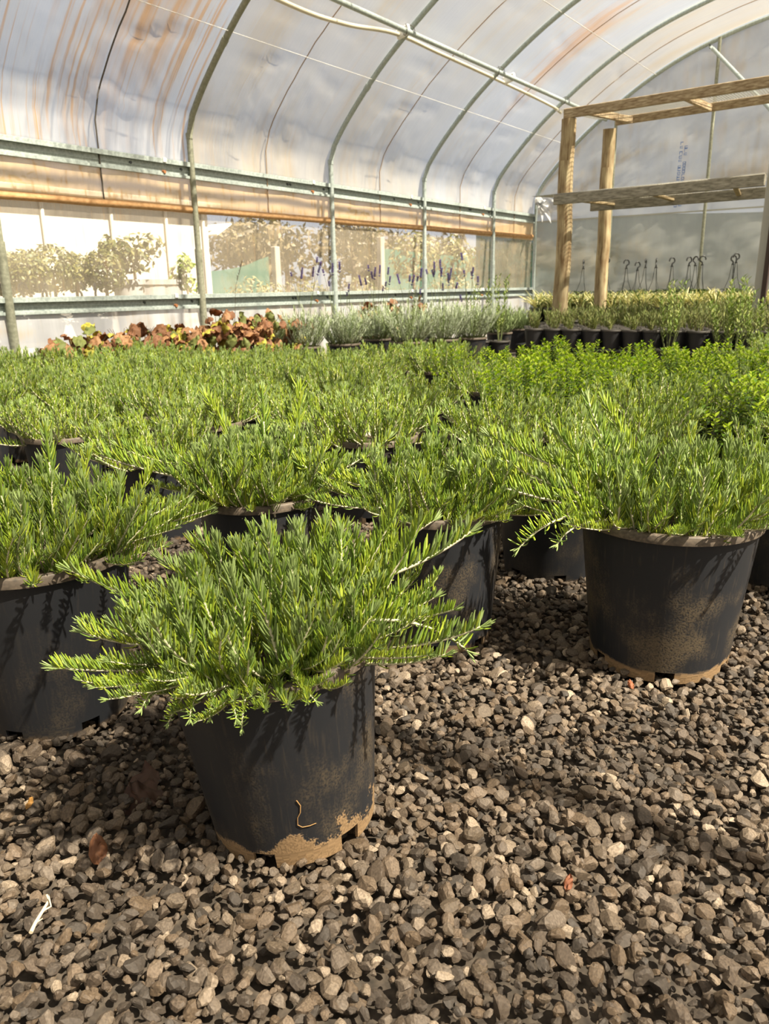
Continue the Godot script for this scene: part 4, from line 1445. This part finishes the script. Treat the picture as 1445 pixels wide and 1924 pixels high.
func make_rosemary() -> void:
	make_sprigs()
	var taken := []
	var p1 := at_y(556, 1528, 0.0)
	var t := near_rosemary(p1, 0.157, 0.305, "pot_0", 1001, "trailing rosemary in a leaning dusty black pot with clay crust round its foot", [
		["mid", 6, 0.75, 0.95, 0.0], ["low", 17, 0.5, 1.25, 0.05], ["mid", 24, 0.6, 1.0, 0.0], ["low", -16, 0.75, 0.95, -0.015], ["low", -28, 0.8, 0.75, -0.02], ["low", 2, 0.7, 0.8, 0.0], ["hang", -9, 0.85, 1.0, 0.02],
		["low", 184, 0.6, 0.85, 0.0], ["mid", 174, 0.7, 0.85, 0.0], ["low", 160, 0.6, 1.0, 0.02], ["low", 195, 0.8, 0.8, -0.01], ["low", 205, 0.85, 0.7, -0.01],
		["hang", 225, 0.9, 0.42, 0.0], ["hang", 240, 0.9, 0.45, 0.0], ["hang", 254, 0.9, 0.42, 0.0], ["hang", 268, 0.9, 0.45, 0.0], ["hang", 282, 0.9, 0.42, 0.0], ["low", 222, 0.8, 0.6, -0.01], ["low", 265, 0.72, 0.5, 0.0], ["low", 280, 0.7, 0.5, 0.0], ["low", 250, 0.72, 0.55, 0.0], ["low", 235, 0.75, 0.55, 0.0], ["low", 295, 0.72, 0.5, 0.0], ["low", 228, 0.9, 0.42, -0.02], ["low", 243, 0.9, 0.42, -0.02], ["low", 257, 0.9, 0.40, -0.02], ["low", 272, 0.9, 0.42, -0.02], ["low", 287, 0.9, 0.40, -0.02], ["low", 302, 0.9, 0.42, -0.02], ["low", 210, 0.9, 0.6, -0.02], ["low", 215, 0.95, 0.5, -0.005], ["low", 224, 0.95, 0.48, 0.0], ["low", 233, 0.95, 0.5, 0.0], ["low", 247, 0.95, 0.46, 0.0], ["low", 262, 0.95, 0.5, 0.0], ["low", 276, 0.95, 0.46, 0.0], ["low", 291, 0.95, 0.48, 0.0], ["hang", 230, 0.95, 0.5, 0.012], ["hang", 250, 0.95, 0.5, 0.012], ["hang", 265, 0.95, 0.5, 0.012], ["hang", 290, 0.95, 0.46, 0.012],
		["mid", 60, 0.5, 1.15, 0.0], ["mid", 90, 0.5, 1.1, 0.0], ["mid", 120, 0.5, 1.1, 0.0], ["mid", 30, 0.5, 1.15, 0.0], ["low", 45, 0.8, 1.0, 0.02], ["low", 75, 0.8, 1.0, 0.02], ["low", 130, 0.8, 1.0, 0.02]], 1.0, 1.45)
	var back := Vector3(sin(deg_to_rad(YAW)), 0, cos(deg_to_rad(YAW)))
	t.basis = Basis(back, deg_to_rad(4.5))
	t.position.y = 0.004
	taken.append(p1)
	# a dry root stuck to that pot
	var dirn := (cam.position - p1); dirn.y = 0
	var root := PackedVector3Array()
	for q in [[0.10, 0.118], [0.13, 0.108], [0.12, 0.096], [0.085, 0.088], [0.075, 0.076], [0.12, 0.070], [0.20, 0.069], [0.27, 0.070]]:
		var a: float = atan2(-dirn.z, dirn.x) + q[0] - 0.02
		var r: float = lerpf(0.1256, 0.157, q[1] / 0.305) + 0.0015
		root.append(t.transform * Vector3(cos(a) * r, q[1], -sin(a) * r))
	var b := MB.new()
	b.tube(root, 0.0008, 0.0005, 5)
	tag(part("root_fibre", b.mesh(), M["fibre"], self), "curled dry root fibre stuck to the leaning pot's side", "root")
	var p2 := at_y(114, 1328, 0.0)
	near_rosemary(p2, 0.166, 0.34, "pot_1", 1002, "trailing rosemary in a clean charcoal pot standing beside the leaning pot", [["low", 10, 0.7, 0.9, 0.0], ["low", 30, 0.7, 0.9, 0.02], ["low", 0, 0.7, 0.8, 0.0], ["mid", 100, 0.5, 1.3, 0.0], ["mid", 80, 0.5, 1.2, 0.0]], 1.05, 1.2)
	taken.append(p2)
	var p3 := at_y(1234, 1226, 0.0)
	near_rosemary(p3, 0.183, 0.335, "pot_2", 1003, "wide-spreading rosemary in the broadest black pot, tan dust over its side", [
		["low", 178, 0.85, 1.3, 0.0], ["low", 170, 0.8, 1.35, 0.02], ["low", 160, 0.8, 1.3, 0.03], ["low", 150, 0.7, 1.3, 0.04], ["hang", 196, 0.92, 1.15, 0.01], ["hang", 205, 0.92, 0.9, 0.0], ["low", 185, 0.9, 0.9, -0.01], ["low", 2, 0.9, 1.1, 0.0], ["low", -10, 0.9, 0.9, 0.0], ["low", 14, 0.8, 1.2, 0.02],
		["mid", 120, 0.5, 1.4, 0.0], ["mid", 140, 0.5, 1.45, 0.0], ["mid", 100, 0.5, 1.3, 0.0], ["mid", 60, 0.5, 1.2, 0.0], ["low", 225, 0.9, 0.6, 0.0], ["low", 250, 0.9, 0.55, 0.0], ["low", 275, 0.9, 0.6, 0.0], ["low", 300, 0.9, 0.55, 0.0], ["low", 320, 0.9, 0.6, 0.0]], 1.1, 1.3)
	taken.append(p3)
	var p4 := at_y(823, 1190, 0.0)
	near_rosemary(p4, 0.152, 0.33, "pot_3", 1004, "trailing rosemary in a brown-streaked black pot behind the leaning pot", [["low", 200, 0.9, 0.9, 0.0], ["low", 160, 0.8, 1.2, 0.02], ["mid", 90, 0.4, 1.3, 0.0], ["low", 20, 0.7, 0.9, 0.0]], 1.0, 1.1)
	taken.append(p4)
	var p6 := ground_pos(485, 922, 0.32)
	near_rosemary(p6, 0.15, 0.32, "pot_4", 1006, "bushy rosemary in a black pot with a worn grey rim behind the leaning pot", [["low", 180, 0.8, 1.3, 0.02], ["low", 170, 0.8, 1.35, 0.05], ["low", 10, 0.8, 1.2, 0.02], ["mid", 60, 0.4, 1.5, 0.0], ["mid", 90, 0.4, 1.5, 0.0], ["mid", 120, 0.4, 1.4, 0.0]], 1.1, 1.2)
	taken.append(p6)
	var protos := []
	for k in 5: protos.append(far_rosemary(1100 + k, ["pot_4", "pot_1", "pot_3", "pot_2", "pot_4"][k]))
	var label := "trailing rosemary in a black nursery pot within the dense block of rosemary"
	var rng := RandomNumberGenerator.new()
	rng.seed = 1200
	var fixed := [ground_pos(292, 850, 0.285), ground_pos(121, 810, 0.285), ground_pos(1222, 786, 0.285), ground_pos(930, 730, 0.285), ground_pos(598, 788, 0.285), ground_pos(695, 824, 0.285), at_y(1030, 1068, 0.0), at_y(1492, 1100, 0.0)]
	var n := 0
	var boxes := [box_plant(1300), box_plant(1301), box_plant(1302)]
	for p in fixed:
		var o := copy(protos[n % 5], p, rng.randf() * TAU)
		o.scale = Vector3.ONE * rng.randf_range(0.98, 1.06)
		tag(o, "rosemary in a black pot %s" % ["behind the bushy one, clear of gravel", "with pale dust on its side beside the charcoal pot's row", "showing a tilted rim behind the broadest pot", "at the edge of the small-leaved yellow-green plants", "with only its rim's edge showing in the rosemary block", "packed behind the brown-streaked pot", "shaded between the brown-streaked pot and the broadest pot", "just past the broadest pot, foot on gravel"][n], "potted rosemary", "rosemary pots")
		taken.append(p)
		n += 1
	var gz := -1.30
	var row := 0
	while gz > -7.2:
		var gx := -5.05 + (0.22 if row % 2 else 0.0)
		while gx < 0.9:
			var p := Vector3(gx + rng.randf_range(-0.05, 0.05), 0, gz + rng.randf_range(-0.05, 0.05))
			gx += 0.44
			var q := pixel(p + Vector3(0, 0.42, 0))
			var g0 := pixel(p)
			if q.z < 0.5 or q.x < -230 or q.x > 1680 or g0.y > (985.0 if q.x < 640.0 else 1000.0): continue
			var close := false
			for o in taken:
				if p.distance_to(o) < 0.385: close = true
			if close: continue
			var edge := 648.0
			if q.x > 850: edge = lerpf(648.0, 752.0, clampf((q.x - 850.0) / 110.0, 0, 1))
			if q.x > 1180: edge = lerpf(752.0, 690.0, clampf((q.x - 1180.0) / 140.0, 0, 1))
			if q.x > 1380: edge = 690.0 - minf(70.0, (q.x - 1380.0) * 0.7)
			if q.y >= edge:
				var o := copy(protos[rng.randi() % 5], p, rng.randf() * TAU, label, "rosemary pots")
				o.set_meta("category", "potted rosemary")
				o.scale = Vector3.ONE * rng.randf_range(0.95, 1.08)
				taken.append(p)
		gz -= 0.41
		row += 1
	gz = -2.4
	row = 0
	while gz > -6.9:
		var gx := -3.6 + (0.13 if row % 2 else 0.0)
		while gx < 1.0:
			var p := Vector3(gx + rng.randf_range(-0.04, 0.04), 0, gz + rng.randf_range(-0.04, 0.04))
			gx += 0.27
			var q := pixel(p + Vector3(0, 0.40, 0))
			if q.x < 850 or q.x > 1700 or q.y < 660 or q.y > 775: continue
			var close := false
			for o in taken:
				if p.distance_to(o) < 0.31: close = true
			if close: continue
			var o := copy(boxes[rng.randi() % 3], p, rng.randf() * TAU, "small-leaved yellow-green plant in a black pot behind the rosemary", "yellow-green box-leaved plants")
			o.set_meta("category", "potted plant")
			o.scale = Vector3.ONE * rng.randf_range(0.95, 1.12)
		gz -= 0.25
		row += 1
	for o in protos: o.free()
	for o in boxes: o.free()

func make_wall_plants() -> void:
	# lavender
	var lav := [[494, -5.45, 0.20, 0.15, "low silver-leaved lavender in a black pot next to the withered plants"], [566, -5.75, 0.30, 0.16, "silver lavender with tall purple flower spikes next to the low silver one"], [642, -6.25, 0.30, 0.17, "broad silver lavender with leaning purple spikes by the white card"], [765, -6.75, 0.34, 0.185, "widest grey-green lavender bush in a black pot with purple spikes"], [705, -7.0, 0.32, 0.16, "grey lavender crowded behind the widest lavender bush"], [832, -7.2, 0.33, 0.17, "upright grey-green lavender with many purple spikes beside the widest bush"], [886, -7.55, 0.32, 0.17, "pale grey lavender in a black pot between spiky lavender and green one"], [940, -8.5, 0.26, 0.15, "greener lavender with thin leafy shoots in a tall black pot"], [976, -9.35, 0.20, 0.16, "short green-leaved lavender in a clean tall pot beside the round post"]]
	var tips := [[547, 514, 0.05], [568, 505, 0.11], [589, 504, 0.1], [596, 485, 0.06], [603, 494, 0.13], [607, 508, 0.07], [625, 497, 0.12], [638, 494, 0.11], [656, 535, 0.08], [652, 551, 0.05], [675, 519, 0.12], [686, 524, 0.08], [692, 500, 0.07], [705, 504, 0.14], [714, 500, 0.12], [698, 512, 0.08], [725, 531, 0.08], [730, 504, 0.08], [733, 521, 0.1], [747, 517, 0.11], [770, 519, 0.07], [778, 519, 0.11], [785, 521, 0.06], [792, 506, 0.1], [801, 508, 0.06], [812, 509, 0.09], [816, 494, 0.14], [827, 490, 0.12], [830, 505, 0.1], [842, 515, 0.13], [848, 506, 0.12], [859, 533, 0.07], [867, 477, 0.09], [872, 510, 0.07], [889, 504, 0.1], [886, 512, 0.08], [898, 521, 0.1], [865, 556, 0.09], [832, 534, 0.08], [618, 530, 0.06], [720, 540, 0.06], [790, 545, 0.06]]
	var pos := []
	var sp := []
	for l in lav:
		var q := at_z(l[0], 545, l[1])
		pos.append(Vector3(q.x, 0, q.z))
		sp.append([])
	for s in tips:
		var best := 0
		for k in lav.size():
			if absf(lav[k][0] - s[0]) < absf(lav[best][0] - s[0]): best = k
		sp[best].append([at_z(s[0], s[1], pos[best].z), s[2]])
	for k in lav.size():
		var n := lavender(pos[k], 1400 + k, lav[k][4], lav[k][2], lav[k][3], sp[k], k < 7)
		if k >= 7: n.set_meta("group", "lavender along the film wall")
	# withered plants
	var tints := [Color(0.19, 0.085, 0.036), Color(0.31, 0.165, 0.075), Color(0.14, 0.165, 0.04), Color(0.40, 0.36, 0.05)]
	var rng := RandomNumberGenerator.new()
	rng.seed = 1500
	for c in tints:
		for k in 5: dead.append(withered_leaf(rng, c))
	var spots := [[128, 618, 0.35], [172, 606, 0.55], [222, 594, 0.5], [262, 590, 0.25], [300, 594, 0.15], [340, 596, 0.35], [372, 600, 0.1], [405, 570, 0.3], [438, 568, 0.15], [468, 572, 0.1], [505, 574, 0.15], [542, 575, 0.15], [690, 553, 0.1], [735, 552, 0.1], [790, 552, 0.1]]
	var words := ["thin half-green", "low green-edged", "yellow-leaved", "copper-leaved", "drooping copper", "brown and green", "shrunken brown", "tall brown", "dense rust-brown", "curled rust-leaved", "broad brown", "ragged brown", "hidden brown", "sparse brown", "last brown"]
	var by := ["beside the first hoop leg", "before the film skirt", "with a bright yellow leaf", "under the lower rail", "crowding its neighbours under the rail", "between copper plants", "in the row's dip", "at the foot of the hoop sleeve", "beside the hoop sleeve", "between the hoop sleeve and lavender", "behind the low silver lavender", "touching the silver lavender", "showing behind the widest lavender", "behind the spiky lavender", "behind the pale grey lavender"]
	for k in spots.size():
		var x := -5.22 if k < 12 else -5.42
		var q := at_x(spots[k][0], spots[k][1], x)
		withered_plant(Vector3(q.x, 0, q.z), 1520 + k, "%s withered plant %s" % [words[k], by[k]], q.y, 0.21 if k < 12 else 0.13, spots[k][2])
	# label card on a stick
	var cz := at_z(655, 524, -6.6)
	var t := thing("label_card", Vector3(cz.x, 0.45, cz.z), "small white label card on a stick among the lavender", "label")
	var b := MB.new()
	b.box(Transform3D(Basis(Vector3.UP, 0.55), Vector3(0, cz.y - 0.45, 0)), Vector3(0.058, 0.062, 0.003), 0.001)
	part("card", b.mesh(), M["card"], t)
	b = MB.new()
	b.tube(PackedVector3Array([Vector3(0, -0.46, -0.004), Vector3(0, cz.y - 0.47, -0.004)]), 0.003, 0.003, 5)
	part("stick", b.mesh(), M["green_stem"], t)
	# a dry weed stalk
	var w0 := at_z(434, 570, -5.2)
	var w1 := at_z(456, 489, -5.2)
	b = MB.new()
	b.tube(PackedVector3Array([Vector3(w0.x, 0.25, w0.z), w0.lerp(w1, 0.4), w1]), 0.003, 0.0012, 4)
	for k in 12:
		var q := w0.lerp(w1, 0.55 + 0.45 * k / 12.0)
		b.needle(q, Vector3(rng.randfn() * 0.4, 1, rng.randfn() * 0.4).normalized(), Vector3.ZERO + Vector3(0.01, 0.1, 0), 0.02, 0.004, 0.003, 2, Color.WHITE)
	tag(part("dry_stalk", b.mesh(), M["bark"], self), "thin dry seed stalk rising from the withered plants before the film", "stalk")

func make_far_pots() -> void:
	var rng := RandomNumberGenerator.new()
	rng.seed = 1600
	# crates that lift the seedlings off the ground
	var n := 0
	var cz := -7.75
	while cz > -9.8:
		var cx := -4.15
		while cx < -0.3:
			var q := pixel(Vector3(cx, 0.14, cz))
			if q.x > 985 and q.x < 1560 and Vector2(cx + 3.9, cz + 9.05).length() > 0.36 and Vector2(cx + 1.6, cz + 8.73).length() > 0.36:
				var t := thing("black_crate", Vector3(cx, 0, cz), "upturned black nursery crate under the seedling pots", "crate", "crates under the seedlings")
				var b := MB.new()
				b.box(Transform3D(Basis(), Vector3(0, 0.175, 0)), Vector3(0.405, 0.03, 0.40), 0.006)
				part("deck", b.mesh(), M["tray"], t)
				for sx in [-1.0, 1.0]:
					b = MB.new()
					b.box(Transform3D(Basis(), Vector3(sx * 0.19, 0.08, 0)), Vector3(0.02, 0.16, 0.38), 0.003)
					part("side", b.mesh(), M["tray"], t)
			cx += 0.415
		cz -= 0.41
	var rush := [rush_pot(1610, 0.16, 5), rush_pot(1611, 0.20, 6), rush_pot(1612, 0.12, 4), rush_pot(1613, 0.26, 8)]
	var gz := -7.66
	var row := 0
	while gz > -9.75:
		var gx := -4.2 + (0.1 if row % 2 else 0.0)
		while gx < -0.35:
			var p := Vector3(gx + rng.randf_range(-0.012, 0.012), 0.191, gz + rng.randf_range(-0.012, 0.012))
			gx += 0.208
			var q := pixel(p)
			if q.x < 1000 or q.x > 1520: continue
			if Vector2(p.x + 3.9, p.z + 9.05).length() < 0.40 or Vector2(p.x + 1.58, p.z + 8.73).length() < 0.22: continue
			var o := copy(rush[(rng.randi() % 4) if q.x < 1300 else 1 + 2 * (rng.randi() % 2)], p, rng.randf() * TAU, "small black pot of thin olive-green shoots set on crates before the striped grasses", "seedling pots on crates")
			o.set_meta("category", "potted seedling")
			n += 1
		gz -= 0.206
		row += 1
	# striped grasses on a low bench
	var t := thing("low_bench", Vector3(-2.6, 0, -10.44), "low timber bench under the striped grasses", "bench")
	var b := MB.new()
	b.box(Transform3D(Basis(), Vector3(0, 0.315, 0)), Vector3(4.3, 0.03, 0.84), 0.004)
	part("top", b.mesh(), M["grey_timber"], t)
	for x in [-2.0, 0.0, 2.0]:
		b = MB.new()
		b.box(Transform3D(Basis(), Vector3(x, 0.14, 0)), Vector3(0.08, 0.32, 0.8), 0.004)
		part("leg", b.mesh(), M["grey_timber"], t)
	var strip := [striped_pot(1650), striped_pot(1651), striped_pot(1652)]
	for r in 4:
		var gx := -4.7
		while gx < -0.6:
			var p := Vector3(gx + rng.randf_range(-0.015, 0.015), 0.331, -10.13 - r * 0.205)
			gx += 0.21
			var q := pixel(p)
			if q.x < 1000 or q.x > 1500 or Vector2(p.x + 3.73, p.z + 9.9).length() < 0.2: continue
			var o := copy(strip[rng.randi() % 3], p, rng.randf() * TAU, "cream-striped grass in a black pot on the low bench before the hanging baskets", "striped grasses")
			o.set_meta("category", "potted grass")
	# baskets on the bench along the end wall
	t = thing("wall_bench", Vector3(-2.6, 0, -11.37), "timber bench along the end wall under the hanging baskets", "bench")
	b = MB.new()
	b.box(Transform3D(Basis(), Vector3(0, 0.475, 0)), Vector3(4.6, 0.03, 0.80), 0.004)
	part("top", b.mesh(), M["grey_timber"], t)
	for x in [-2.1, 0.0, 2.1]:
		b = MB.new()
		b.box(Transform3D(Basis(), Vector3(x, 0.22, 0)), Vector3(0.08, 0.48, 0.56), 0.004)
		part("leg", b.mesh(), M["grey_timber"], t)
	var hk := [[1097, 489, 1.5], [1134, 490, 0.3], [1141, 484, -0.2], [1178, 488, 0.5], [1199, 492, 0.6], [1214, 487, 1.4], [1234, 486, 1.6], [1264, 484, 0.5], [1296, 483, 0.6], [1308, 482, 2.4], [1321, 481, 3.4], [1379, 480, -2.6], [1385, 476, 0.4]]
	for k in hk.size():
		var q := at_z(hk[k][0], hk[k][1], [-11.1, -11.38, -11.64][k % 3])
		hanging_basket(Vector3(q.x, 0.491, q.z), deg_to_rad(YAW) * 0.5 + hk[k][2], q.y, 1700 + k)
	for o in rush: o.free()
	for o in strip: o.free()
	# taller shrubs at the side
	var sh := [[1392, -7.35, 1.02, "tallest upright shrub with narrow olive leaves before the grey upright"], [1368, -7.4, 0.78, "short narrow-leaved shrub beside the tallest shrub"], [1436, -7.2, 0.86, "narrow-leaved shrub before the dark steel upright"], [1265, -7.5, 0.86, "thin narrow-leaved shrub rising among the seedling pots"], [940, -8.0, 0.95, "thin narrow-leaved shrub rising behind the lavender"], [905, -7.9, 0.9, "thin leafy shoot plant beside the pale grey lavender"]]
	for s in sh:
		var q := at_z(s[0], 545, s[1])
		tall_shrub(Vector3(q.x, 0, q.z), 1750 + int(s[0]), s[2], s[3])

func make_litter() -> void:
	var b := MB.new()
	var q := []
	for p in [[58, 1752], [66, 1735], [80, 1712], [92, 1692], [88, 1682]]:
		q.append(at_y(p[0], p[1], 0.026))
	b.tube(PackedVector3Array(q), 0.0028, 0.0016, 6)
	b.tube(PackedVector3Array([q[2], at_y(96, 1703, 0.028), at_y(92, 1684, 0.034)]), 0.0016, 0.0008, 5)
	b.tube(PackedVector3Array([q[1], at_y(80, 1726, 0.024)]), 0.0012, 0.0006, 5)
	tag(part("bleached_twig", b.mesh(), M["straw"], self), "bleached forked twig lying on the gravel", "twig")
	var rng := RandomNumberGenerator.new()
	rng.seed = 1800
	var lf := [[285, 1440, 0.10, Color(0.07, 0.035, 0.022), 0.3, "large dark shrivelled leaf on gravel in the leaning pot's shade"], [245, 1470, 0.07, Color(0.06, 0.032, 0.02), 2.0, "smaller dark shrivelled leaf beside the large one in shade"], [178, 1567, 0.045, Color(0.17, 0.07, 0.03), 1.0, "rust-brown curled leaf scrap on gravel near the leaning pot"], [1070, 1642, 0.022, Color(0.20, 0.07, 0.03), 0.2, "tiny red-brown leaf scrap on open gravel"], [1182, 1277, 0.02, Color(0.24, 0.08, 0.03), 0.7, "tiny red scrap at the foot of the broadest pot"], [60, 1497, 0.02, Color(0.30, 0.15, 0.03), 0.4, "tiny orange scrap on gravel below the charcoal pot"], [896, 985, 0.028, Color(0.22, 0.08, 0.04), 0.4, "dry red-brown leaf caught on the brown-streaked pot's rim"]]
	for l in lf:
		var o := part("dry_leaf", withered_leaf(rng, l[3]), M["dead_leaf"], self)
		o.position = at_y(l[0], l[1], 0.028 if l[1] > 1000 else 0.28)
		o.rotation = Vector3(0.25, l[4], 0.2)
		o.scale = Vector3(0.6, 0.8, 1.0) * float(l[2])
		tag(o, l[5], "leaf")

func _ready() -> void:
	cam = Camera3D.new()
	cam.name = "camera"
	cam.fov = rad_to_deg(2.0 * atan(962.0 / FOCAL))
	cam.position = Vector3(0, CAM_H, 0)
	cam.basis = Basis(Vector3.UP, deg_to_rad(YAW)) * Basis(Vector3.RIGHT, deg_to_rad(-PITCH)) * Basis(Vector3.BACK, deg_to_rad(-ROLL))
	cam.near = 0.05
	cam.far = 300.0
	cam.current = true
	var lens := CameraAttributesPhysical.new()
	lens.frustum_focal_length = 12.0 / tan(deg_to_rad(cam.fov) / 2.0)
	lens.frustum_focus_distance = 1.35
	lens.exposure_aperture = 7.5
	cam.attributes = lens
	add_child(cam)
	var env := Environment.new()
	var sky := Sky.new()
	var sm := ProceduralSkyMaterial.new()
	sm.sky_top_color = Color(0.63, 0.70, 0.82)
	sm.sky_horizon_color = Color(0.86, 0.87, 0.88)
	sm.ground_horizon_color = Color(0.62, 0.56, 0.46)
	sm.ground_bottom_color = Color(0.42, 0.36, 0.28)
	sm.sky_energy_multiplier = 0.98
	sky.sky_material = sm
	env.background_mode = Environment.BG_SKY
	env.sky = sky
	env.tonemap_mode = Environment.TONE_MAPPER_LINEAR
	env.tonemap_exposure = 1.2
	env.sdfgi_enabled = true
	env.ssao_enabled = true
	env.ssil_enabled = true
	var we := WorldEnvironment.new()
	we.name = "environment"
	we.environment = env
	add_child(we)
	var sun := DirectionalLight3D.new()
	sun.name = "sun"
	sun.light_color = Color(1.0, 0.95, 0.86)
	sun.light_energy = 8.6
	sun.light_angular_distance = 0.9
	sun.shadow_enabled = true
	sun.sky_mode = DirectionalLight3D.SKY_MODE_LIGHT_ONLY
	var to_sun := Vector3(0.56, 0.82, -0.06).normalized()
	sun.basis = Basis.looking_at(-to_sun, Vector3.UP)
	sun.position = Vector3(4, 8, 0)
	add_child(sun)

	make_materials()
	make_profile()
	make_tunnel()
	make_ground()
	make_outside()
	make_rack()
	make_rosemary()
	make_wall_plants()
	make_far_pots()
	make_litter()
